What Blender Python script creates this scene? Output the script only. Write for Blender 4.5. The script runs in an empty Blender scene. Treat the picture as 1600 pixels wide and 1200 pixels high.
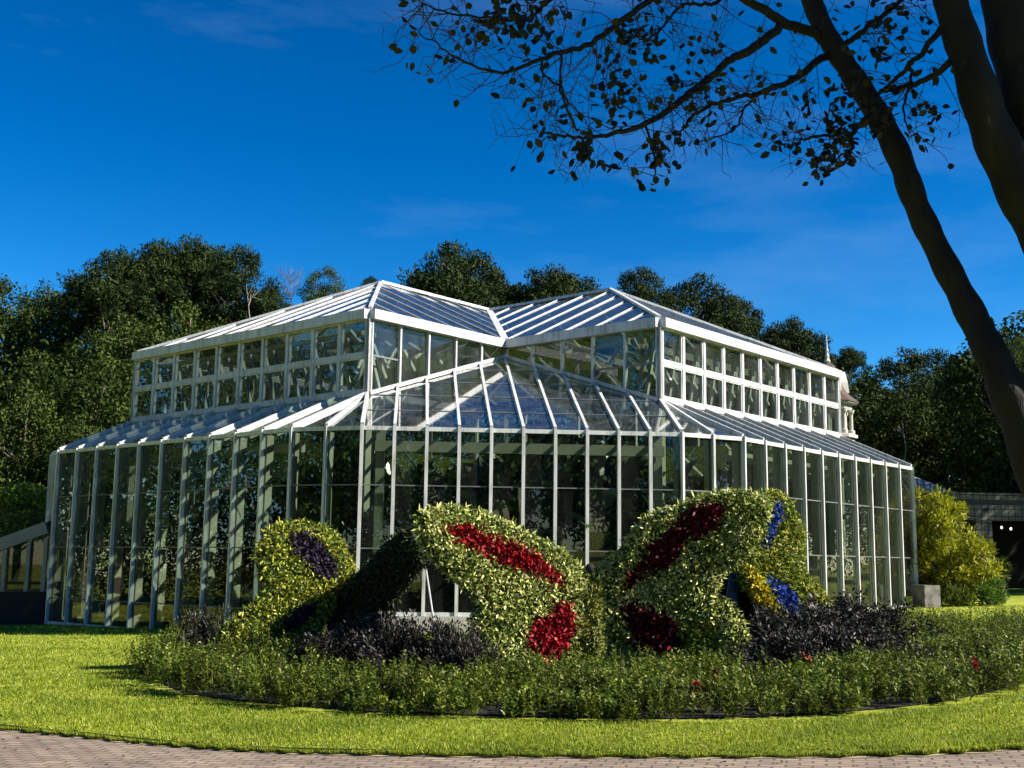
import bpy, bmesh, math, random
import numpy as np
from mathutils import Vector, Matrix
rng = np.random.default_rng(7)
random.seed(7)
sc = bpy.context.scene
COL = sc.collection

# ------------------------------------------------------------------ camera
CAMLOC = np.array([-2.6315, -34.455, 2.024])
F, PITCH, ROLL, YAW = 1827.4, 0.1509, 0.0122, -0.0829
_fw = np.array([-math.sin(YAW) * math.cos(PITCH), math.cos(YAW) * math.cos(PITCH), math.sin(PITCH)])
_r0 = np.array([math.cos(YAW), math.sin(YAW), 0.0])
_u0 = np.cross(_r0, _fw)
RT = _r0 * math.cos(ROLL) + _u0 * math.sin(ROLL)
UP = -_r0 * math.sin(ROLL) + _u0 * math.cos(ROLL)
cam = bpy.data.cameras.new("camera")
cam.sensor_width = 36.0
cam.lens = F / 1600 * 36
cam.clip_end = 5000
cam.clip_start = 0.05
camo = bpy.data.objects.new("camera", cam)
COL.objects.link(camo)
m = Matrix.Identity(4)
for i in range(3):
    m[i][0] = RT[i]; m[i][1] = UP[i]; m[i][2] = -_fw[i]; m[i][3] = CAMLOC[i]
camo.matrix_world = m
sc.camera = camo

def ray(x, y):
    return _fw + (x - 800) / F * RT - (y - 600) / F * UP
def at_y(x, y, Y):                 # the point of that sight line on the plane of constant world Y
    d = ray(x, y)
    return CAMLOC + d * ((Y - CAMLOC[1]) / d[1])
def terr(x, y):
    return 0.4 + 0.0285 * np.clip(x, -30, 40) - 0.0026 * np.clip(y, -60, 60)
def ground(x, y):
    d = ray(x, y); t = 10.0
    for _ in range(60):
        p = CAMLOC + d * t
        t += (p[2] - terr(p[0], p[1])) / max(1e-3, -d[2]) * 0.7
        t = min(max(t, 1), 400)
    return CAMLOC + d * t

# ------------------------------------------------------------------ materials
def newmat(name):
    mt = bpy.data.materials.new(name); mt.use_nodes = True
    nt = mt.node_tree; nt.nodes.clear()
    out = nt.nodes.new("ShaderNodeOutputMaterial")
    return mt, nt, out
def N(nt, typ, **kw):
    n = nt.nodes.new(typ)
    for k, v in kw.items():
        if k in n.inputs.keys(): n.inputs[k].default_value = v
        else: setattr(n, k, v)
    return n
def ramp(nt, stops):
    r = nt.nodes.new("ShaderNodeValToRGB"); cr = r.color_ramp
    while len(cr.elements) < len(stops): cr.elements.new(0.5)
    for e, (p, c) in zip(cr.elements, stops):
        e.position = p; e.color = (*c, 1)
    return r
def plain(name, c1, c2=None, scale=6.0, rough=0.6, bump=0.0, bscale=40.0, metallic=0.0):
    mt, nt, out = newmat(name)
    b = N(nt, "ShaderNodeBsdfPrincipled", Roughness=rough, Metallic=metallic)
    tc = N(nt, "ShaderNodeTexCoord")
    nz = N(nt, "ShaderNodeTexNoise", Scale=scale, Detail=6.0)
    nt.links.new(tc.outputs["Object"], nz.inputs["Vector"])
    r = ramp(nt, [(0.3, c1), (0.7, c2 or c1)])
    nt.links.new(nz.outputs["Fac"], r.inputs[0]); nt.links.new(r.outputs[0], b.inputs["Base Color"])
    if bump:
        n2 = N(nt, "ShaderNodeTexNoise", Scale=bscale, Detail=5.0)
        nt.links.new(tc.outputs["Object"], n2.inputs["Vector"])
        bp = N(nt, "ShaderNodeBump", Strength=bump, Distance=0.02)
        nt.links.new(n2.outputs["Fac"], bp.inputs["Height"]); nt.links.new(bp.outputs[0], b.inputs["Normal"])
    nt.links.new(b.outputs[0], out.inputs[0])
    return mt
def leafmat(name, stops, trans=0.3, rough=0.55, spec=0.3):
    mt, nt, out = newmat(name)
    g = N(nt, "ShaderNodeNewGeometry")
    r = ramp(nt, stops)
    nt.links.new(g.outputs["Random Per Island"], r.inputs[0])
    b = N(nt, "ShaderNodeBsdfPrincipled", Roughness=rough)
    b.inputs["Specular IOR Level"].default_value = spec
    t = N(nt, "ShaderNodeBsdfTranslucent")
    mx = N(nt, "ShaderNodeMixShader"); mx.inputs[0].default_value = trans
    nt.links.new(r.outputs[0], b.inputs["Base Color"]); nt.links.new(r.outputs[0], t.inputs[0])
    nt.links.new(b.outputs[0], mx.inputs[1]); nt.links.new(t.outputs[0], mx.inputs[2])
    nt.links.new(mx.outputs[0], out.inputs[0])
    return mt
def glassmat(name, tint, f0=0.05, dirt=0.03, dirtcol=(0.6, 0.65, 0.62), rough=0.0, gmul=0.95, streak=False):
    mt, nt, out = newmat(name)
    lw = N(nt, "ShaderNodeLayerWeight", Blend=0.5)
    pw = N(nt, "ShaderNodeMath", operation="POWER"); pw.inputs[1].default_value = 4.0
    nt.links.new(lw.outputs["Facing"], pw.inputs[0])
    ma = N(nt, "ShaderNodeMath", operation="MULTIPLY_ADD"); ma.inputs[1].default_value = gmul - f0; ma.inputs[2].default_value = f0
    nt.links.new(pw.outputs[0], ma.inputs[0])
    tr = N(nt, "ShaderNodeBsdfTransparent"); tr.inputs[0].default_value = (*tint, 1)
    df = N(nt, "ShaderNodeBsdfDiffuse"); df.inputs[0].default_value = (*dirtcol, 1)
    tc = N(nt, "ShaderNodeTexCoord")
    mp = N(nt, "ShaderNodeMapping"); mp.inputs["Scale"].default_value = (2.5, 2.5, 0.5)
    nz = N(nt, "ShaderNodeTexNoise", Scale=1.2, Detail=5.0)
    nt.links.new(tc.outputs["Object"], mp.inputs[0]); nt.links.new(mp.outputs[0], nz.inputs["Vector"])
    mr = N(nt, "ShaderNodeMapRange"); mr.inputs[1].default_value = 0.35; mr.inputs[2].default_value = 0.75
    mr.inputs[3].default_value = dirt * 0.3; mr.inputs[4].default_value = dirt * 1.8
    nt.links.new(nz.outputs["Fac"], mr.inputs[0])
    m1 = N(nt, "ShaderNodeMixShader")
    nt.links.new(mr.outputs[0], m1.inputs[0]); nt.links.new(tr.outputs[0], m1.inputs[1]); nt.links.new(df.outputs[0], m1.inputs[2])
    gl = N(nt, "ShaderNodeBsdfGlossy", Roughness=rough); gl.inputs[0].default_value = (1, 1, 1, 1)
    m2 = N(nt, "ShaderNodeMixShader")
    nt.links.new(ma.outputs[0], m2.inputs[0]); nt.links.new(m1.outputs[0], m2.inputs[1]); nt.links.new(gl.outputs[0], m2.inputs[2])
    nt.links.new(m2.outputs[0], out.inputs[0])
    return mt
M = {}
M["white"] = plain("white_paint", (0.50, 0.51, 0.50), (0.66, 0.66, 0.64), 1.7, 0.45, 0.03, 30)
def weathered():
    mt = plain("white_paint", (0.50, 0.51, 0.50), (0.66, 0.66, 0.64), 1.7, 0.45, 0.03, 30); nt = mt.node_tree
    b = [n for n in nt.nodes if n.type == "BSDF_PRINCIPLED"][0]; src = b.inputs["Base Color"].links[0].from_socket
    tc = N(nt, "ShaderNodeTexCoord"); mp = N(nt, "ShaderNodeMapping"); mp.inputs["Scale"].default_value = (9, 9, 0.9); nz = N(nt, "ShaderNodeTexNoise", Scale=1.0, Detail=6.0, Roughness=0.7)
    nt.links.new(tc.outputs["Object"], mp.inputs[0]); nt.links.new(mp.outputs[0], nz.inputs["Vector"]); q = ramp(nt, [(0.34, (0.60, 0.58, 0.52)), (0.52, (1, 1, 1))]); nt.links.new(nz.outputs["Fac"], q.inputs[0])
    mx = N(nt, "ShaderNodeMix", data_type="RGBA", blend_type="MULTIPLY"); mx.inputs[0].default_value = 1.0
    nt.links.new(src, mx.inputs[6]); nt.links.new(q.outputs[0], mx.inputs[7]); nt.links.new(mx.outputs[2], b.inputs["Base Color"]); return mt
M["white"] = weathered()
M["cream"] = plain("cream_paint", (0.42, 0.42, 0.32), (0.52, 0.52, 0.41), 2.0, 0.55)
M["glass"] = glassmat("wall_glass", (0.37, 0.44, 0.36), 0.045, 0.012)
M["cglass"] = glassmat("clerestory_glass", (0.48, 0.55, 0.47), 0.05, 0.03)
M["uglass"] = glassmat("screened_roof_glass", (0.24, 0.27, 0.27), 0.20, 0.07, (0.4, 0.45, 0.55), 0.04, 0.6)
M["rglass"] = glassmat("roof_glass", (0.60, 0.66, 0.63), 0.17, 0.06, (0.5, 0.55, 0.6), 0.05)
M["concrete"] = plain("concrete", (0.30, 0.29, 0.26), (0.42, 0.41, 0.37), 3.0, 0.85, 0.3, 30)
M["oldconcrete"] = plain("weathered_concrete", (0.05, 0.05, 0.042), (0.22, 0.21, 0.18), 3.5, 0.9, 0.3, 30)  # stains are its own; overall tone lowered for the shade it sits in
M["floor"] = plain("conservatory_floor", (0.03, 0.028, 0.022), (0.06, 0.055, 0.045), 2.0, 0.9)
def barkmat():
    mt, nt, out = newmat("peeling_bark")
    b = N(nt, "ShaderNodeBsdfPrincipled", Roughness=0.75); b.inputs["Specular IOR Level"].default_value = 0.25
    tc = N(nt, "ShaderNodeTexCoord"); mp = N(nt, "ShaderNodeMapping"); mp.inputs["Scale"].default_value = (1.0, 1.0, 0.28)
    n1 = N(nt, "ShaderNodeTexNoise", Scale=7.0, Detail=6.0, Roughness=0.65); n2 = N(nt, "ShaderNodeTexNoise", Scale=38.0, Detail=6.0)
    nt.links.new(tc.outputs["Object"], mp.inputs[0])
    for n in (n1, n2): nt.links.new(mp.outputs[0], n.inputs["Vector"])
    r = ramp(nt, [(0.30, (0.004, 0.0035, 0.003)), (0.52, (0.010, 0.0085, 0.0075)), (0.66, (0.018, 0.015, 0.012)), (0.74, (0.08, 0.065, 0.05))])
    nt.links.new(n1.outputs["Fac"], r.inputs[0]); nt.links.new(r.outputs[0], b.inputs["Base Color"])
    bp = N(nt, "ShaderNodeBump", Strength=0.7, Distance=0.012); nt.links.new(n2.outputs["Fac"], bp.inputs["Height"])
    b2 = N(nt, "ShaderNodeBump", Strength=0.6, Distance=0.03); nt.links.new(n1.outputs["Fac"], b2.inputs["Height"]); nt.links.new(bp.outputs[0], b2.inputs["Normal"])
    nt.links.new(b2.outputs[0], b.inputs["Normal"]); nt.links.new(b.outputs[0], out.inputs[0]); return mt
M["bark"] = barkmat()
M["pinebark"] = plain("pine_bark", (0.10, 0.075, 0.055), (0.20, 0.15, 0.11), 2.0, 0.9)
M["deadbark"] = plain("dead_bark", (0.22, 0.19, 0.16), (0.34, 0.30, 0.26), 3.0, 0.9)
M["twig"] = plain("twig_bark", (0.015, 0.012, 0.01), (0.03, 0.024, 0.02), 9.0, 0.8)
M["darkmetal"] = plain("dark_metal", (0.03, 0.033, 0.035), (0.05, 0.055, 0.06), 4.0, 0.5)
M["greymetal"] = plain("grey_metal", (0.12, 0.135, 0.145), (0.18, 0.195, 0.21), 2.0, 0.45)
M["transom"] = plain("dull_aluminium", (0.09, 0.10, 0.095), (0.14, 0.15, 0.145), 3.0, 0.5)
M["cream_stone"] = plain("cream_stone", (0.50, 0.47, 0.38), (0.62, 0.58, 0.48), 3.0, 0.7)
M["slate"] = plain("grey_sheet_roof", (0.13, 0.135, 0.14), (0.2, 0.205, 0.21), 2.0, 0.6)
M["shingle"] = plain("brown_shingles", (0.06, 0.036, 0.026), (0.10, 0.062, 0.046), 8.0, 0.8, 0.3, 30)
M["stem"] = plain("plant_stem", (0.07, 0.10, 0.03), (0.12, 0.13, 0.04), 9.0, 0.7)
M["moss"] = plain("planting_mesh_core", (0.02, 0.028, 0.012), (0.04, 0.05, 0.02), 9.0, 0.95)
M["mulch"] = plain("bark_mulch", (0.006, 0.0045, 0.003), (0.02, 0.015, 0.01), 14.0, 0.95, 0.6, 60)
M["black"] = plain("black_and_shade", (0.008, 0.008, 0.009), (0.014, 0.014, 0.014), 4.0, 0.95)  # true black parts, and black standing in for shade on walls in shadow
M["pine"] = leafmat("pine_needles", [(0, (0.006, 0.013, 0.003)), (0.55, (0.018, 0.032, 0.006)), (1, (0.052, 0.072, 0.012))], 0.15, 0.7, 0.12)
M["oak"] = leafmat("broad_leaves", [(0, (0.008, 0.018, 0.003)), (0.5, (0.024, 0.045, 0.006)), (1, (0.075, 0.10, 0.016))], 0.2, 0.7, 0.12)
M["oaklight"] = leafmat("pale_broad_leaves", [(0, (0.014, 0.03, 0.004)), (0.5, (0.045, 0.072, 0.010)), (1, (0.11, 0.14, 0.022))], 0.2, 0.7, 0.15)
M["hedge"] = leafmat("clipped_leaves", [(0, (0.05, 0.10, 0.012)), (0.6, (0.10, 0.19, 0.02)), (1, (0.2, 0.29, 0.04))], 0.3)
M["gold"] = leafmat("golden_conifer", [(0, (0.08, 0.10, 0.008)), (0.45, (0.25, 0.27, 0.012)), (1, (0.50, 0.47, 0.02))], 0.3)
M["shade_leaf"] = leafmat("shade_darkened_leaves", [(0, (0.008, 0.014, 0.006)), (0.7, (0.02, 0.034, 0.010)), (1, (0.06, 0.085, 0.02))], 0.06)  # dark foliage, its colour deepened to carry the turned-away wing's shade
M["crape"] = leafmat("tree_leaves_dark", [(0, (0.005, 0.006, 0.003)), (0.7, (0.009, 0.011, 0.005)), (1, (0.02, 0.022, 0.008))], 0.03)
M["cream_leaf"] = leafmat("cream_variegated_leaves", [(0, (0.03, 0.06, 0.012)), (0.22, (0.10, 0.16, 0.025)), (0.42, (0.40, 0.46, 0.10)), (0.66, (0.70, 0.71, 0.24)), (1, (0.84, 0.83, 0.45))], 0.2)
M["yellow_leaf"] = leafmat("yellow_green_leaves", [(0, (0.03, 0.06, 0.010)), (0.25, (0.11, 0.17, 0.015)), (0.55, (0.33, 0.37, 0.03)), (0.85, (0.52, 0.49, 0.06)), (1, (0.66, 0.62, 0.22))], 0.2)
M["gold_flower"] = leafmat("yellow_flowers", [(0, (0.45, 0.36, 0.01)), (1, (0.75, 0.60, 0.02))], 0.2)
M["red_flower"] = leafmat("red_begonia", [(0, (0.10, 0.002, 0.004)), (0.6, (0.33, 0.004, 0.010)), (1, (0.50, 0.012, 0.022))], 0.15)
M["shaded_red"] = leafmat("shaded_red_begonia", [(0, (0.03, 0.001, 0.003)), (0.6, (0.10, 0.003, 0.008)), (1, (0.20, 0.008, 0.02))], 0.15)  # same red flowers with the right wing's shade put into the colour
M["purple_leaf"] = leafmat("purple_black_leaves", [(0, (0.012, 0.008, 0.018)), (0.7, (0.03, 0.02, 0.045)), (1, (0.07, 0.05, 0.10))], 0.1)
M["blue_flower"] = leafmat("blue_flowers", [(0, (0.005, 0.02, 0.12)), (0.6, (0.012, 0.06, 0.36)), (1, (0.05, 0.12, 0.5))], 0.15)
M["bedding"] = leafmat("bedding_leaves", [(0, (0.015, 0.035, 0.004)), (0.35, (0.06, 0.11, 0.008)), (0.7, (0.13, 0.20, 0.012)), (0.92, (0.26, 0.33, 0.03)), (1, (0.55, 0.55, 0.26))], 0.3)
def varied(mt, scale, lo):
    """beds mix darker and lighter varieties: multiply the leaf colour by a patchy tone"""
    nt = mt.node_tree; r = [n for n in nt.nodes if n.type == "VALTORGB"][0]; tc = N(nt, "ShaderNodeTexCoord"); nz = N(nt, "ShaderNodeTexNoise", Scale=scale, Detail=3.0)
    nt.links.new(tc.outputs["Object"], nz.inputs["Vector"]); q = ramp(nt, [(0.36, lo), (0.62, (1.05, 1.0, 0.95))]); nt.links.new(nz.outputs["Fac"], q.inputs[0])
    mx = N(nt, "ShaderNodeMix", data_type="RGBA", blend_type="MULTIPLY"); mx.inputs[0].default_value = 1.0
    to = [l.to_socket for l in r.outputs[0].links]
    nt.links.new(r.outputs[0], mx.inputs[6]); nt.links.new(q.outputs[0], mx.inputs[7])
    for t in to: nt.links.new(mx.outputs[2], t)
varied(M["cream_leaf"], 2.4, (0.66, 0.72, 0.46)); varied(M["yellow_leaf"], 2.4, (0.62, 0.72, 0.55))
varied(M["bedding"], 1.3, (0.66, 0.56, 0.48))
M["darkshrub"] = leafmat("dark_shrub_leaves", [(0, (0.007, 0.008, 0.006)), (0.65, (0.022, 0.02, 0.015)), (1, (0.085, 0.07, 0.055))], 0.1, 0.5, 0.3)
M["tropic"] = leafmat("tropical_leaves", [(0, (0.01, 0.028, 0.006)), (0.6, (0.03, 0.065, 0.012)), (1, (0.10, 0.15, 0.04))], 0.25, 0.28, 0.8)
M["grass"] = leafmat("grass_blades", [(0, (0.07, 0.13, 0.006)), (0.5, (0.27, 0.36, 0.018)), (0.9, (0.48, 0.55, 0.06)), (1, (0.68, 0.65, 0.2))], 0.45)
varied(M["grass"], 0.9, (0.66, 0.70, 0.6))

def lawnmat():
    mt, nt, out = newmat("lawn_turf")
    b = N(nt, "ShaderNodeBsdfPrincipled", Roughness=0.85); b.inputs["Specular IOR Level"].default_value = 0.15
    tc = N(nt, "ShaderNodeTexCoord")
    n1 = N(nt, "ShaderNodeTexNoise", Scale=0.35, Detail=4.0); n2 = N(nt, "ShaderNodeTexNoise", Scale=26.0, Detail=8.0, Roughness=0.75)
    mp = N(nt, "ShaderNodeMapping"); mp.inputs["Scale"].default_value = (0.35, 1.3, 1)
    nt.links.new(tc.outputs["Object"], mp.inputs[0])
    nt.links.new(mp.outputs[0], n1.inputs["Vector"]); nt.links.new(tc.outputs["Object"], n2.inputs["Vector"])
    ad = N(nt, "ShaderNodeMath", operation="MULTIPLY_ADD"); ad.inputs[1].default_value = 0.55
    nt.links.new(n1.outputs["Fac"], ad.inputs[0])
    m2 = N(nt, "ShaderNodeMath", operation="MULTIPLY"); m2.inputs[1].default_value = 0.55
    nt.links.new(n2.outputs["Fac"], m2.inputs[0]); nt.links.new(m2.outputs[0], ad.inputs[2])
    wv = N(nt, "ShaderNodeTexWave", Scale=0.55, Distortion=3.0, Detail=2.0); mpw = N(nt, "ShaderNodeMapping"); mpw.inputs["Rotation"].default_value = (0, 0, 1.25)
    nt.links.new(tc.outputs["Object"], mpw.inputs[0]); nt.links.new(mpw.outputs[0], wv.inputs["Vector"])
    aw = N(nt, "ShaderNodeMath", operation="MULTIPLY_ADD"); aw.inputs[1].default_value = 0.07; nt.links.new(wv.outputs["Fac"], aw.inputs[0]); nt.links.new(ad.outputs[0], aw.inputs[2]); ad = aw
    r = ramp(nt, [(0.40, (0.13, 0.17, 0.012)), (0.56, (0.30, 0.35, 0.03)), (0.74, (0.48, 0.49, 0.09))])
    nt.links.new(ad.outputs[0], r.inputs[0]); nt.links.new(r.outputs[0], b.inputs["Base Color"])
    bp = N(nt, "ShaderNodeBump", Strength=0.8, Distance=0.04)
    nt.links.new(n2.outputs["Fac"], bp.inputs["Height"]); nt.links.new(bp.outputs[0], b.inputs["Normal"])
    nt.links.new(b.outputs[0], out.inputs[0])
    return mt
M["lawn"] = lawnmat()
def brickmat(name, c1, c2, mortar, w, h, ms, rot=0.0, bump=0.6, vertical=False, offset=0.5):
    mt, nt, out = newmat(name)
    b = N(nt, "ShaderNodeBsdfPrincipled", Roughness=0.85)
    tc = N(nt, "ShaderNodeTexCoord")
    mp = N(nt, "ShaderNodeMapping"); mp.inputs["Rotation"].default_value = (math.pi / 2 if vertical else 0, 0, rot)
    br = N(nt, "ShaderNodeTexBrick"); br.offset = offset
    br.inputs["Color1"].default_value = (*c1, 1); br.inputs["Color2"].default_value = (*c2, 1); br.inputs["Mortar"].default_value = (*mortar, 1)
    br.inputs["Scale"].default_value = 1.0; br.inputs["Brick Width"].default_value = w; br.inputs["Row Height"].default_value = h; br.inputs["Mortar Size"].default_value = ms
    nt.links.new(tc.outputs["Object"], mp.inputs[0]); nt.links.new(mp.outputs[0], br.inputs["Vector"])
    nz = N(nt, "ShaderNodeTexNoise", Scale=1.6, Detail=7.0, Roughness=0.7); nt.links.new(tc.outputs["Object"], nz.inputs["Vector"])
    r = ramp(nt, [(0.3, (0.55, 0.55, 0.56)), (0.7, (1.15, 1.1, 1.05))]); nt.links.new(nz.outputs["Fac"], r.inputs[0])
    mx = N(nt, "ShaderNodeMix", data_type="RGBA", blend_type="MULTIPLY"); mx.inputs[0].default_value = 1.0
    nt.links.new(br.outputs["Color"], mx.inputs[6]); nt.links.new(r.outputs[0], mx.inputs[7]); nt.links.new(mx.outputs[2], b.inputs["Base Color"])
    iv = N(nt, "ShaderNodeMath", operation="SUBTRACT"); iv.inputs[0].default_value = 1.0
    nt.links.new(br.outputs["Fac"], iv.inputs[1])
    bp = N(nt, "ShaderNodeBump", Strength=bump, Distance=0.012)
    nt.links.new(iv.outputs[0], bp.inputs["Height"]); nt.links.new(bp.outputs[0], b.inputs["Normal"])
    nt.links.new(b.outputs[0], out.inputs[0])
    return mt
M["paver"] = brickmat("brick_pavers", (0.26, 0.195, 0.14), (0.36, 0.28, 0.205), (0.12, 0.095, 0.065), 0.21, 0.105, 0.012, 0.35)
M["tile"] = brickmat("square_wall_tiles", (0.15, 0.145, 0.12), (0.20, 0.195, 0.165), (0.03, 0.03, 0.026), 0.30, 0.30, 0.02, 0, 0.4, True, 0.0)

# ------------------------------------------------------------------ mesh helpers
class MB:
    def __init__(s): s.v = []; s.f = []
    def add(s, vs, fs):
        o = len(s.v); s.v.extend([tuple(map(float, p)) for p in vs]); s.f.extend([tuple(i + o for i in f) for f in fs])
    def beam(s, p0, p1, w, h, up=(0, 0, 1), off=0.0):
        """box from p0 to p1; w across, h along up; off shifts the box along up"""
        p0 = np.array(p0, float); p1 = np.array(p1, float); d = p1 - p0; d /= np.linalg.norm(d)
        up = np.array(up, float); up = up - d * (up @ d); up /= np.linalg.norm(up); sd = np.cross(d, up)
        vs = []
        for p in (p0, p1):
            for a, b in ((-1, -1), (1, -1), (1, 1), (-1, 1)):
                vs.append(p + sd * a * w / 2 + up * (b * h / 2 + off))
        s.add(vs, [(3, 2, 1, 0), (4, 5, 6, 7), (0, 1, 5, 4), (1, 2, 6, 5), (2, 3, 7, 6), (3, 0, 4, 7)])
        return s
    def box(s, lo, hi):
        x0, y0, z0 = lo; x1, y1, z1 = hi
        s.add([(x0, y0, z0), (x1, y0, z0), (x1, y1, z0), (x0, y1, z0), (x0, y0, z1), (x1, y0, z1), (x1, y1, z1), (x0, y1, z1)],
              [(3, 2, 1, 0), (4, 5, 6, 7), (0, 1, 5, 4), (1, 2, 6, 5), (2, 3, 7, 6), (3, 0, 4, 7)])
        return s
    def tube(s, pts, rad, seg=8):
        pts = [np.array(p, float) for p in pts]
        if np.isscalar(rad): rad = [rad] * len(pts)
        n = len(pts); ref = np.array([0.3, 0.9, 0.2]); rings = []
        for i, p in enumerate(pts):
            d = pts[min(i + 1, n - 1)] - pts[max(i - 1, 0)]; d = d / (np.linalg.norm(d) + 1e-9)
            a = np.cross(d, ref); a /= np.linalg.norm(a) + 1e-9; b = np.cross(d, a)
            rings.append([p + (a * math.cos(t) + b * math.sin(t)) * rad[i] for t in np.arange(seg) * 2 * math.pi / seg])
        vs = [q for r in rings for q in r]
        fs = [(i * seg + k, i * seg + (k + 1) % seg, (i + 1) * seg + (k + 1) % seg, (i + 1) * seg + k) for i in range(n - 1) for k in range(seg)]
        fs.append(tuple(range(seg))[::-1]); fs.append(tuple(range((n - 1) * seg, n * seg)))
        s.add(vs, fs); return s
    def lathe(s, c, prof, seg=16, rot=0.0):
        n = len(prof); vs = []
        for r, z in prof:
            for k in range(seg):
                t = rot + 2 * math.pi * k / seg
                vs.append((c[0] + r * math.cos(t), c[1] + r * math.sin(t), c[2] + z))
        fs = [(i * seg + k, i * seg + (k + 1) % seg, (i + 1) * seg + (k + 1) % seg, (i + 1) * seg + k) for i in range(n - 1) for k in range(seg)]
        fs.append(tuple(range(seg))[::-1]); fs.append(tuple(range((n - 1) * seg, n * seg)))
        s.add(vs, fs); return s
    def poly(s, pts): s.add(pts, [tuple(range(len(pts)))]); return s
    def build(s, name, mat, parent=None, smooth=False):
        me = bpy.data.meshes.new(name); me.from_pydata(s.v, [], s.f); me.update()
        return link(name, me, mat, parent, smooth)
def link(name, me, mat, parent=None, smooth=False):
    if mat is not None and len(me.materials) == 0: me.materials.append(mat)
    if smooth: me.polygons.foreach_set("use_smooth", [True] * len(me.polygons))
    o = bpy.data.objects.new(name, me); COL.objects.link(o)
    if parent is not None:
        o.parent = parent
        o.matrix_parent_inverse = parent.matrix_basis.inverted()
    return o
def empty(name, loc=(0, 0, 0), rz=0.0):
    o = bpy.data.objects.new(name, None); COL.objects.link(o)
    o.location = loc; o.rotation_euler = (0, 0, rz); o.empty_display_size = 0.3
    return o
def tag(o, label=None, cat=None, group=None, kind=None):
    if label: o["label"] = label
    if cat: o["category"] = cat
    if group: o["group"] = group
    if kind: o["kind"] = kind
    return o
def quadmesh(name, V, k=4):
    """V: (n*k,3) array, n separate k-gons"""
    n = len(V) // k
    me = bpy.data.meshes.new(name)
    me.vertices.add(n * k); me.vertices.foreach_set("co", np.ascontiguousarray(V, np.float32).ravel())
    me.loops.add(n * k); me.loops.foreach_set("vertex_index", np.arange(n * k, dtype=np.int32))
    me.polygons.add(n); me.polygons.foreach_set("loop_start", np.arange(0, n * k, k, dtype=np.int32))
    me.polygons.foreach_set("loop_total", np.full(n, k, np.int32))
    me.update(); me.validate()
    return me
def unit(a): return a / (np.linalg.norm(a, axis=-1, keepdims=True) + 1e-9)
def leaves(P, D, Nn, L, W, fold=0.15, droop=0.0):
    """leaf blades (six-sided, pointed) rooted at P along D with face normal Nn -> (n*6,3)"""
    n = len(P); D = unit(D); S = unit(np.cross(D, Nn)); Z = np.cross(S, D)
    L = np.broadcast_to(L, (n,))[:, None]; W = np.broadcast_to(W, (n,))[:, None]
    out = np.empty((n, 6, 3))
    out[:, 0] = P
    out[:, 1] = P + D * L * 0.33 + S * W * 0.45 + Z * W * fold
    out[:, 2] = P + D * L * 0.70 + S * W * 0.36 + Z * (W * fold - droop * L * 0.5)
    out[:, 3] = P + D * L - Z * droop * L
    out[:, 4] = P + D * L * 0.70 - S * W * 0.36 + Z * (W * fold - droop * L * 0.5)
    out[:, 5] = P + D * L * 0.33 - S * W * 0.45 + Z * W * fold
    return out.reshape(-1, 3)
def rdir(n): return unit(rng.normal(size=(n, 3)))

# ------------------------------------------------------------------ sky and sun
SUN_AZ, SUN_EL = math.radians(72), math.radians(35)     # azimuth from straight-towards-camera, to the right
sv = np.array([math.sin(SUN_AZ) * math.cos(SUN_EL), -math.cos(SUN_AZ) * math.cos(SUN_EL), math.sin(SUN_EL)])
w = bpy.data.worlds.new("World"); sc.world = w; w.use_nodes = True
nt = w.node_tree; bg = nt.nodes["Background"]
sky = nt.nodes.new("ShaderNodeTexSky"); sky.sky_type = "NISHITA"; sky.sun_disc = False
sky.sun_elevation = SUN_EL; sky.sun_rotation = math.atan2(sv[0], sv[1])
sky.altitude = 200; sky.air_density = 0.7; sky.dust_density = 0.1; sky.ozone_density = 2.0
hs = nt.nodes.new("ShaderNodeHueSaturation"); hs.inputs["Saturation"].default_value = 1.45; hs.inputs["Value"].default_value = 1.0
nt.links.new(sky.outputs[0], hs.inputs["Color"])
# a few thin wisps of cloud, low over the trees
tc = nt.nodes.new("ShaderNodeTexCoord"); mp = nt.nodes.new("ShaderNodeMapping"); mp.inputs["Scale"].default_value = (2.2, 2.2, 9.0); mp.inputs["Rotation"].default_value = (0.15, 0.2, 0)
nz = nt.nodes.new("ShaderNodeTexNoise"); nz.inputs["Scale"].default_value = 1.5; nz.inputs["Detail"].default_value = 7; nz.inputs["Roughness"].default_value = 0.6
nt.links.new(tc.outputs["Generated"], mp.inputs[0]); nt.links.new(mp.outputs[0], nz.inputs["Vector"])
mr = nt.nodes.new("ShaderNodeMapRange"); mr.inputs[1].default_value = 0.52; mr.inputs[2].default_value = 0.85; mr.inputs[4].default_value = 0.12
nt.links.new(nz.outputs["Fac"], mr.inputs[0])
mxs = nt.nodes.new("ShaderNodeMix"); mxs.data_type = "RGBA"; mxs.inputs[7].default_value = (4, 6, 8.5, 1)
nt.links.new(mr.outputs[0], mxs.inputs[0]); gm = nt.nodes.new("ShaderNodeGamma"); gm.inputs[1].default_value = 1.3; nt.links.new(hs.outputs[0], gm.inputs[0]); mu = nt.nodes.new("ShaderNodeMix"); mu.data_type = "RGBA"; mu.blend_type = "MULTIPLY"; mu.inputs[0].default_value = 1.0; mu.inputs[7].default_value = (1.1, 1.0, 0.82, 1)
nt.links.new(gm.outputs[0], mu.inputs[6]); nt.links.new(mu.outputs[2], mxs.inputs[6]); nt.links.new(mxs.outputs[2], bg.inputs[0])
bg.inputs[1].default_value = 0.065
sl = bpy.data.lights.new("sun", "SUN"); sl.energy = 5.0; sl.angle = math.radians(0.5); sl.color = (1.0, 0.94, 0.84)
so = bpy.data.objects.new("sun", sl); COL.objects.link(so)
so.rotation_euler = Vector(sv).to_track_quat("Z", "Y").to_euler(); so.location = (30, -20, 40)
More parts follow.
